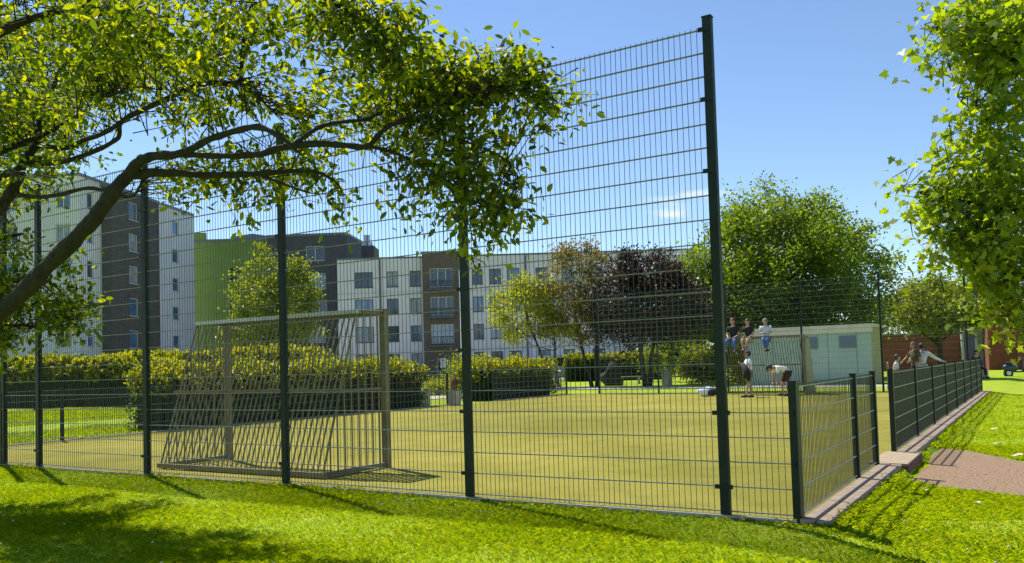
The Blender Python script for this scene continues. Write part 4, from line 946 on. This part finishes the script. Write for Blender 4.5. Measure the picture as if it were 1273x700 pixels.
    for a, t in (('al', 'tl'), ('ar', 'tr')):
        sh = MB(); d = (V[t]-V[a]); d.z = 0; d = d.normalized() if d.length > .01 else Vector((0, 1, 0))
        aa = V[a]; z = V[t].z
        sh.tube([Vector((aa.x, aa.y, z))-d*.05*S_, Vector((aa.x, aa.y, z+.012))+d*.03*S_, Vector((aa.x, aa.y, z))+d*.12*S_, Vector((aa.x, aa.y, z-.008))+d*.19*S_], [.034*S_, .048*S_, .046*S_, .026*S_], 9)
        sh.build('shoe', M[shoes], r, True)
    return r
def stand(): return dict(pelvis=(0,0,.86), waist=(0,0,1.0), chest=(0,0,1.2), neck=(0,.01,1.36), head=(0,.02,1.49), sl=(-.17,0,1.28), el=(-.22,-.02,1.02), wl=(-.23,.06,.80), sr=(.17,0,1.28), er=(.22,-.02,1.02), wr=(.23,.06,.80),
    hl=(-.09,0,.80), kl=(-.10,.02,.43), al=(-.10,-.02,.075), tl=(-.11,.12,.035), hr=(.09,0,.80), kr=(.10,.02,.43), ar=(.10,-.02,.075), tr=(.11,.12,.035))
def sit(z=.45, d=0.0, hands=None, kn=.12, cross=False):
    J = dict(pelvis=(0,0,.10), waist=(0,.01,.24), chest=(0,.04,.44), neck=(0,.06,.60), head=(0,.09,.73), sl=(-.17,.04,.52), el=(-.21,.10,.27), wl=(-.12,.30,.17), sr=(.17,.04,.52), er=(.21,.10,.27), wr=(.12,.30,.17),
        hl=(-.09,.03,.07), kl=(-kn,.42,.07), al=(-kn-.01,.44,-.31), tl=(-kn-.02,.56,-.36), hr=(.09,.03,.07), kr=(kn,.42,.07), ar=(kn+.01,.44,-.31), tr=(kn+.02,.56,-.36))
    if cross: J.update(al=(-.02,.46,-.29), tl=(-.02,.58,-.34), ar=(.05,.48,-.30), tr=(.05,.60,-.35), kl=(-.10,.42,.08), kr=(.11,.42,.08))
    return J
face_cam = lambda p: math.atan2(CAM.y-p[1], CAM.x-p[0])-math.pi/2
ztop = 1.87
def on_goal(px): # where a bearing meets the goal's front edge
    y = 23.03; k = (px-PPX)/F
    dx = RT.x*k+FW.x; dy = RT.y*k+FW.y; t = (y-CAM.y)/dy; return (CAM.x+dx*t, y, ztop)
gq = 'boys sitting in a row on the far goal'
person('boy in a black T-shirt and blue jeans sitting leftmost on the far goal', on_goal(912), R(180), sit(kn=.14), 1.62, shirt='black', legs='jeans', hair='hair_r', group=gq)
person('boy in a black T-shirt and pale shorts sitting in the middle on the far goal', on_goal(930.5), R(176), sit(cross=True), 1.52, shirt='black', legs='beige_c', shorts=True, hair='hair_b', group=gq)
J = sit(cross=True); J.update(wl=(-.03,.26,.30), wr=(.04,.26,.30), el=(-.20,.12,.30), er=(.20,.12,.30), head=(0,.12,.71), kl=(-.07,.42,.08), kr=(.07,.42,.08), al=(-.06,.40,-.30), tl=(-.10,.52,-.35), ar=(0,.40,-.30), tr=(-.03,.53,-.35))
person('boy in a white shirt and blue jeans sitting rightmost on the far goal', on_goal(952), R(190), J, 1.5, shirt='pale_c', legs='jeans', hair='hair_b', cap='grey_c', group=gq, look=(0, 1, -.35))
ps = G(932, 494); J = stand(); J.update(wl=(-.28,.16,.95), el=(-.26,.02,1.06), er=(.20,.12,1.08), wr=(.05,.28,1.18), al=(-.11,-.06,.075), kl=(-.10,.0,.43), ar=(.05,.10,.075), tr=(.08,.24,.035))
person('standing boy in a white top and dark cap holding a black jacket', (ps.x, ps.y, 0), R(120), J, 1.52, shirt='white_c', legs='grey_c', shorts=True, hair='hair_d', cap='cap')
jb = MB(); jp = Vector((ps.x, ps.y, 0)); a = R(120); rr_ = lambda x, y, z: jp+Vector((x*math.cos(a)-y*math.sin(a), x*math.sin(a)+y*math.cos(a), z))
jc = [rr_(-.30, .10, 1.08), rr_(-.26, .17, .92), rr_(-.30, .20, .74), rr_(-.33, .17, .58)]
jb.tube([rr_(.16, .17, 1.12), rr_(0, .20, 1.08), rr_(-.18, .18, 1.0), rr_(-.30, .14, .86), rr_(-.36, .12, .68), rr_(-.37, .10, .55)], [.03, .07, .10, .12, .11, .04], 10)
tag(jb.build('jacket', M['black'], None, True), 'black jacket hanging over the arm of the standing boy', 'jacket')
pb = G(976, 492)
J = dict(pelvis=(0,-.12,.80), waist=(0,.02,.90), chest=(0,.22,.98), neck=(0,.38,.96), head=(0,.50,.93), sl=(-.16,.27,.94), el=(-.17,.32,.68), wl=(-.13,.32,.45), sr=(.16,.27,.94), er=(.17,.33,.68), wr=(.12,.36,.45),
    hl=(-.09,-.10,.74), kl=(-.11,-.02,.42), al=(-.11,-.06,.075), tl=(-.12,.08,.035), hr=(.09,-.10,.74), kr=(.11,.04,.42), ar=(.11,.02,.075), tr=(.12,.16,.035))
person('boy in a white T-shirt and brown shorts bending forward in front of the goal', (pb.x, pb.y, 0), R(128), J, 1.6, shirt='white_c', legs='brown_c', shorts=True, hair='hair_d', cap='cap', look=(0, .6, -.8))
pd = H(1137, 28.6); J = stand(); J.update(er=(.28,.10,1.10), wr=(.30,.22,1.0), head=(0,.04,1.49))
person('woman with reddish hair in an olive dress standing beyond the long fence', pd, face_cam(pd)+R(-50), J, 1.66, shirt='olive_c', dress=True, hair='hair_r', long_hair=True)
pw = H(1146, 28.8); J = stand(); J.update(er=(.40,.10,1.10), wr=(.62,.14,.98), el=(-.34,.06,1.12), wl=(-.40,.18,1.02), kl=(-.12,.06,.43), al=(-.20,.04,.075), tl=(-.24,.16,.035))
person('person dressed all in white with one arm stretched out beyond the long fence', pw, face_cam(pw)+R(180), J, 1.62, shirt='white_c', legs='white_c', long_sleeve=True, hair='hair_d', shoes='shoe_w')
pz = H(1112, 30.5, .42); person('seated person in a white shirt half hidden behind the long fence', pz, face_cam(pz)+R(90), sit(), 1.6, shirt='white_c', legs='black', hair='hair_d')
bs = empty('bench', (pz.x, pz.y, 0), face_cam(pz)+R(90)); tag(bs, 'pale wooden bench with a slatted back under the seated person', 'bench')
mb = MB()
for q in range(4): mb.box(-.25, 1.9, -.16+q*.11, -.07+q*.11, .40, .435)
mb.build('seat', M['wood'], bs)
mb = MB()
for q in range(14): mb.box(-.2+q*.15, -.14+q*.15, -.26, -.23, .45, .98)
mb.box(-.25, 1.9, -.27, -.22, .93, 1.0); mb.build('backrest', M['wood'], bs)
for x in (-.15, 1.8):
    mb = MB(); mb.box(x-.03, x+.03, -.25, .22, 0, .06); mb.box(x-.03, x+.03, -.27, -.21, .06, .95); mb.box(x-.03, x+.03, .12, .18, .06, .40); mb.build('leg', M['wood'], bs)
pk = H(1212, 40, .45); person('person in dark clothes sitting beyond the end of the long fence', pk, face_cam(pk)+R(40), sit(), 1.7, shirt='black', legs='black', hair='hair_d', long_sleeve=True)
st = MB(); st.box(-.5, .5, -.25, .25, .0, .46); o = st.build('stone_block', M['concrete']); o.location = (pk.x, pk.y, -.02); tag(o, 'grey stone block under the seated person in dark clothes', 'block')
# ------------------------------------------------------------------ small things
bgp = G(879, 493)
bag = empty('sports_bag', (bgp.x, bgp.y, 0), R(25)); tag(bag, 'white and black sports bag lying on the pitch by the far goal post', 'bag')
mb = MB(); mb.ball((0, 0, .17), .2, 16, 10, (1.7, .9, .85))
for i, v in enumerate(mb.v): mb.v[i] = (v[0], v[1], max(0.002, v[2]+.02*math.sin(v[0]*14)))
mb.build('body', M['white_c'], bag, True)
mb = MB(); mb.ball((.16, -.06, .15), .17, 14, 9, (1.35, .95, .8)); mb.v = [(a_, b_, max(.002, c_)) for a_, b_, c_ in mb.v]; mb.build('flap', M['black'], bag, True)
mb = MB(); mb.tube(spline([(-.2, 0, .3), (-.1, 0, .42), (.1, 0, .43), (.2, 0, .3)]), .014, 6); mb.build('strap', M['black'], bag, True)
# litter bin, bench, boulder, concrete blocks
p = at(827, 46); b_ = empty('litter_bin', p); tag(b_, 'square stone litter bin right of the purple tree', 'bin')
mb = MB(); mb.box(-.22, .22, -.22, .22, 0, .78); mb.build('body', M['concrete'], b_)
mb = MB(); mb.box(-.26, .26, -.26, .26, .79, .86); mb.box(-.14, .14, -.235, -.222, .5, .66); mb.build('lid', M['wood'], b_)
p = at(782, 50); b_ = empty('bench', p, R(28)); tag(b_, 'backless wooden bench beside the purple tree trunk', 'bench')
mb = MB()
for q in range(3): mb.box(-.65, .65, -.2+q*.14, -.08+q*.14, .42, .47)
mb.build('seat', M['wood'], b_)
for x in (-.5, .5): mb = MB(); mb.box(x-.06, x+.06, -.18, .2, 0, .41); mb.build('leg', M['concrete'], b_)
p = at(758, 48); mb = MB(); mb.ball((0, 0, .45), .75, 14, 9, (.85, .6, .9)); mb.v = [(x*(1+.25*math.sin(z*5+y*6))+.10*math.sin(z*9), y+.09*math.sin(x*9), max(z, -.1)*(1+.2*math.sin(x*7+1))+.08*math.sin(x*11)) for x, y, z in mb.v]
o = mb.build('boulder', M['boulder'], None, True); o.location = p; tag(o, 'dark grey rounded boulder at the foot of the olive tree', 'boulder')
for px, lb_ in ((532, 'left'), (570, 'right')):
    q = G(px, 504); mb = MB(); mb.box(-.15, .15, -.15, .15, -.05, .46); mb.box(-.13, .13, -.13, .13, .46, .48)
    o = mb.build('concrete_block', M['concrete']); o.location = (q.x-.15, q.y, 0); tag(o, 'square grey concrete block on the %s side of the hedge gap' % lb_, 'block')
p = at(563, 36); b_ = empty('litter_bin', p); tag(b_, 'small brown litter bin on a post in the hedge gap', 'bin')
mb = MB(); mb.tube([(0, 0, .3), (0, 0, .8)], [.15, .19], 12); mb.build('body', M['riser'], b_, True); mb = MB(); mb.box(-.03, .03, .2, .25, 0, .95); mb.build('post', M['frame_d'], b_)
# bicycles
def bicycle(label, loc, rz):
    r = empty('bicycle', loc, rz); tag(r, label, 'bicycle', 'bicycles parked under the yellow green tree')
    for y in (-.52, .52):
        mb = MB(); mb.tube([(0, y+.33*math.cos(t*math.pi/12), .34+.33*math.sin(t*math.pi/12)) for t in range(25)], .018, 6, cap=False); w = mb.build('wheel', M['tyre'], r, True)
        mb = MB()
        for t in range(9): mb.bar((0, y, .34), (0, y+.32*math.cos(t*.698), .34+.32*math.sin(t*.698)), .004)
        mb.build('spokes', M['chrome'], w)
    mb = MB()
    for a_, b2 in [((0,-.52,.34),(0,-.12,.30)), ((0,-.52,.34),(0,-.2,.78)), ((0,-.12,.30),(0,-.22,.85)), ((0,-.12,.30),(0,.36,.78)), ((0,-.2,.78),(0,.36,.82)), ((0,.52,.34),(0,.34,.92))]: mb.tube([a_, b2], .017, 8)
    mb.build('frame', M['frame_d'], r, True)
    mb = MB(); mb.tube([(-.28, .28, .98), (-.1, .36, .96), (.1, .36, .96), (.28, .28, .98)], .013, 6); mb.tube([(0, .34, .9), (0, .35, .97)], .014, 6); mb.build('handlebar', M['chrome'], r, True)
    mb = MB(); mb.ball((0, -.24, .89), .12, 10, 6, (.55, 1.1, .3)); mb.build('saddle', M['tyre'], r, True)
    return r
bicycle('dark bicycle parked under the yellow green tree, nearer the hedge end', at(682, 42), R(20))
bicycle('dark bicycle parked under the yellow green tree, farther from the hedge end', at(690, 42.5), R(14))
# van
vp = at(700, 66); v = empty('parked_van', vp, R(32)); tag(v, 'silver blue van parked behind the yellow green tree', 'van')
bm = bmesh.new(); prof = [(-2.4,.35),(-2.45,1.0),(-2.3,1.9),(-1.9,2.02),(1.0,2.02),(1.5,1.75),(1.95,1.2),(2.4,1.0),(2.5,.7),(2.45,.35)]
vs0 = [bm.verts.new((x, -.9, z)) for x, z in prof]; vs1 = [bm.verts.new((x, .9, z)) for x, z in prof]
bm.faces.new(vs0); bm.faces.new(list(reversed(vs1)))
for i in range(len(prof)): bm.faces.new((vs0[i-1], vs1[i-1], vs1[i], vs0[i]))
bmesh.ops.recalc_face_normals(bm, faces=bm.faces); bmesh.ops.bevel(bm, geom=bm.edges[:], offset=.06, segments=2, affect='EDGES')
me = bpy.data.meshes.new('body'); bm.to_mesh(me); bm.free(); link('body', me, M['silver'], v)
for x0, x1 in ((-2.1, -1.0), (-.9, .2), (.3, 1.35)):
    mb = MB(); mb.add([(x0, -.905, 1.15), (x1+(.25 if x1 > 1 else 0), -.905, 1.15), (x1, -.905, 1.8), (x0, -.905, 1.8), (x0, .905, 1.15), (x1, .905, 1.15), (x1, .905, 1.8), (x0, .905, 1.8)], [(0,1,2,3), (7,6,5,4)]); mb.build('window', M['lamp'], v)
for x in (-1.5, 1.55):
    for y in (-.82, .82):
        mb = MB(); mb.tube([(x, y-.1, .33), (x, y+.1, .33)], .33, 18); w = mb.build('wheel', M['tyre'], v)
        mb = MB(); mb.tube([(x, y-.108, .33), (x, y+.108, .33)], .19, 14); mb.build('rim', M['chrome'], w)
for y in (-.65, .65): mb = MB(); mb.ball((2.44, y, .85), .13, 10, 6, (.4, 1, .7)); mb.build('headlight', M['paper'], v)
# scooter at the right edge
sp_ = H(1266, 44, -.1); s = empty('motor_scooter', sp_, R(35)); tag(s, 'dark blue motor scooter parked against the red brick wall at right edge', 'scooter')
for x in (-.6, .6):
    mb = MB(); mb.tube([(x, -.06, .24), (x, .06, .24)], .24, 16); w = mb.build('wheel', M['tyre'], s); mb = MB(); mb.tube([(x, -.065, .24), (x, .065, .24)], .13, 12); mb.build('rim', M['chrome'], w)
mb = MB(); mb.ball((-.45, 0, .52), .3, 14, 8, (1.5, .6, .75)); mb.box(-.25, .3, -.13, .13, .26, .33); mb.tube([(.3, 0, .3), (.42, 0, .6), (.38, 0, .92)], [.16, .17, .09], 10); mb.build('body', M['blue_p'], s, True)
mb = MB(); mb.ball((-.4, 0, .76), .16, 12, 6, (2.2, .8, .4)); mb.build('seat', M['tyre'], s, True)
mb = MB(); mb.tube([(.32, -.3, 1.02), (.38, 0, .96), (.32, .3, 1.02)], .02, 6); mb.tube([(.36, -.22, 1.0), (.34, -.26, 1.2)], .01, 5); mb.ball((.34, -.27, 1.22), .06, 8, 5, (.3, 1, .7)); mb.build('handlebar', M['tyre'], s, True)
# ================================================================== CAMERA, LIGHT, SKY
cd = bpy.data.cameras.new('camera'); co = bpy.data.objects.new('camera', cd); COL.objects.link(co)
co.matrix_world = Matrix(((RT.x, UP.x, -FW.x, CAM.x), (RT.y, UP.y, -FW.y, CAM.y), (RT.z, UP.z, -FW.z, CAM.z), (0, 0, 0, 1)))
cd.sensor_width = 36; cd.lens = F/1273*36; cd.shift_y = (PPY-350)/1273; cd.clip_end = 3000; cd.clip_start = .05
S.camera = co
SUN_EL = R(57.5); sx, sy = -.92, .39
l = bpy.data.lights.new('sun', 'SUN'); l.energy = 4.6; l.angle = R(.5); l.color = (1, .955, .87)
so = bpy.data.objects.new('sun', l); COL.objects.link(so); n_ = math.hypot(sx, sy)
dv = Vector((sx/n_*math.cos(SUN_EL), sy/n_*math.cos(SUN_EL), math.sin(SUN_EL))); so.rotation_euler = dv.to_track_quat('Z', 'Y').to_euler(); so.location = (0, 0, 30)
wd = bpy.data.worlds.new('World'); S.world = wd; wd.use_nodes = True; nt = wd.node_tree; bg = nt.nodes['Background']
sk = nt.nodes.new('ShaderNodeTexSky'); sk.sky_type = 'NISHITA'; sk.sun_disc = False; sk.sun_elevation = SUN_EL; sk.sun_rotation = math.atan2(sx, sy)
sk.altitude = 0; sk.air_density = .85; sk.dust_density = 0.0; sk.ozone_density = 3.2
tcw = nt.nodes.new('ShaderNodeTexCoord'); prev = sk.outputs[0]
def nd(t, **k):
    n = nt.nodes.new(t)
    for a, b in k.items(): setattr(n, a, b)
    return n
mpn = nd('ShaderNodeMapping'); mpn.inputs['Scale'].default_value = (22, 22, 95); nzw = nd('ShaderNodeTexNoise'); nzw.inputs['Detail'].default_value = 6
nt.links.new(tcw.outputs['Generated'], mpn.inputs[0]); nt.links.new(mpn.outputs[0], nzw.inputs['Vector']); nzw.inputs['Scale'].default_value = 1.0
for (cx_, cy_, wd_) in ((855, 247, .06), (828, 267, .045), (940, 255, .03), (820, 315, .03)):
    dd = (W(cx_, cy_, 1)-CAM).normalized(); v0 = nd('ShaderNodeVectorMath', operation='SUBTRACT'); v0.inputs[1].default_value = dd; nt.links.new(tcw.outputs['Generated'], v0.inputs[0])
    v1 = nd('ShaderNodeVectorMath', operation='MULTIPLY'); v1.inputs[1].default_value = (1, 1, 5); nt.links.new(v0.outputs[0], v1.inputs[0])
    vd = nd('ShaderNodeVectorMath', operation='LENGTH'); nt.links.new(v1.outputs[0], vd.inputs[0])
    mr = nd('ShaderNodeMapRange'); mr.inputs['From Min'].default_value = wd_; mr.inputs['From Max'].default_value = 0; nt.links.new(vd.outputs['Value'], mr.inputs['Value'])
    mr2 = nd('ShaderNodeMapRange'); mr2.inputs['From Min'].default_value = .40; mr2.inputs['From Max'].default_value = .70; nt.links.new(nzw.outputs['Fac'], mr2.inputs['Value'])
    mm = nd('ShaderNodeMath', operation='MULTIPLY'); nt.links.new(mr.outputs[0], mm.inputs[0]); nt.links.new(mr2.outputs[0], mm.inputs[1])
    mxw = nd('ShaderNodeMix', data_type='RGBA'); nt.links.new(mm.outputs[0], mxw.inputs[0]); nt.links.new(prev, mxw.inputs[6]); mxw.inputs[7].default_value = (6.5, 6.6, 6.8, 1); prev = mxw.outputs[2]
nt.links.new(prev, bg.inputs['Color']); bg.inputs['Strength'].default_value = .125
S.view_settings.view_transform = 'Standard'; S.view_settings.look = 'None'; S.view_settings.exposure = 0.5; S.view_settings.gamma = 1
S.cycles.max_bounces = 8; S.cycles.transmission_bounces = 6; S.cycles.diffuse_bounces = 3
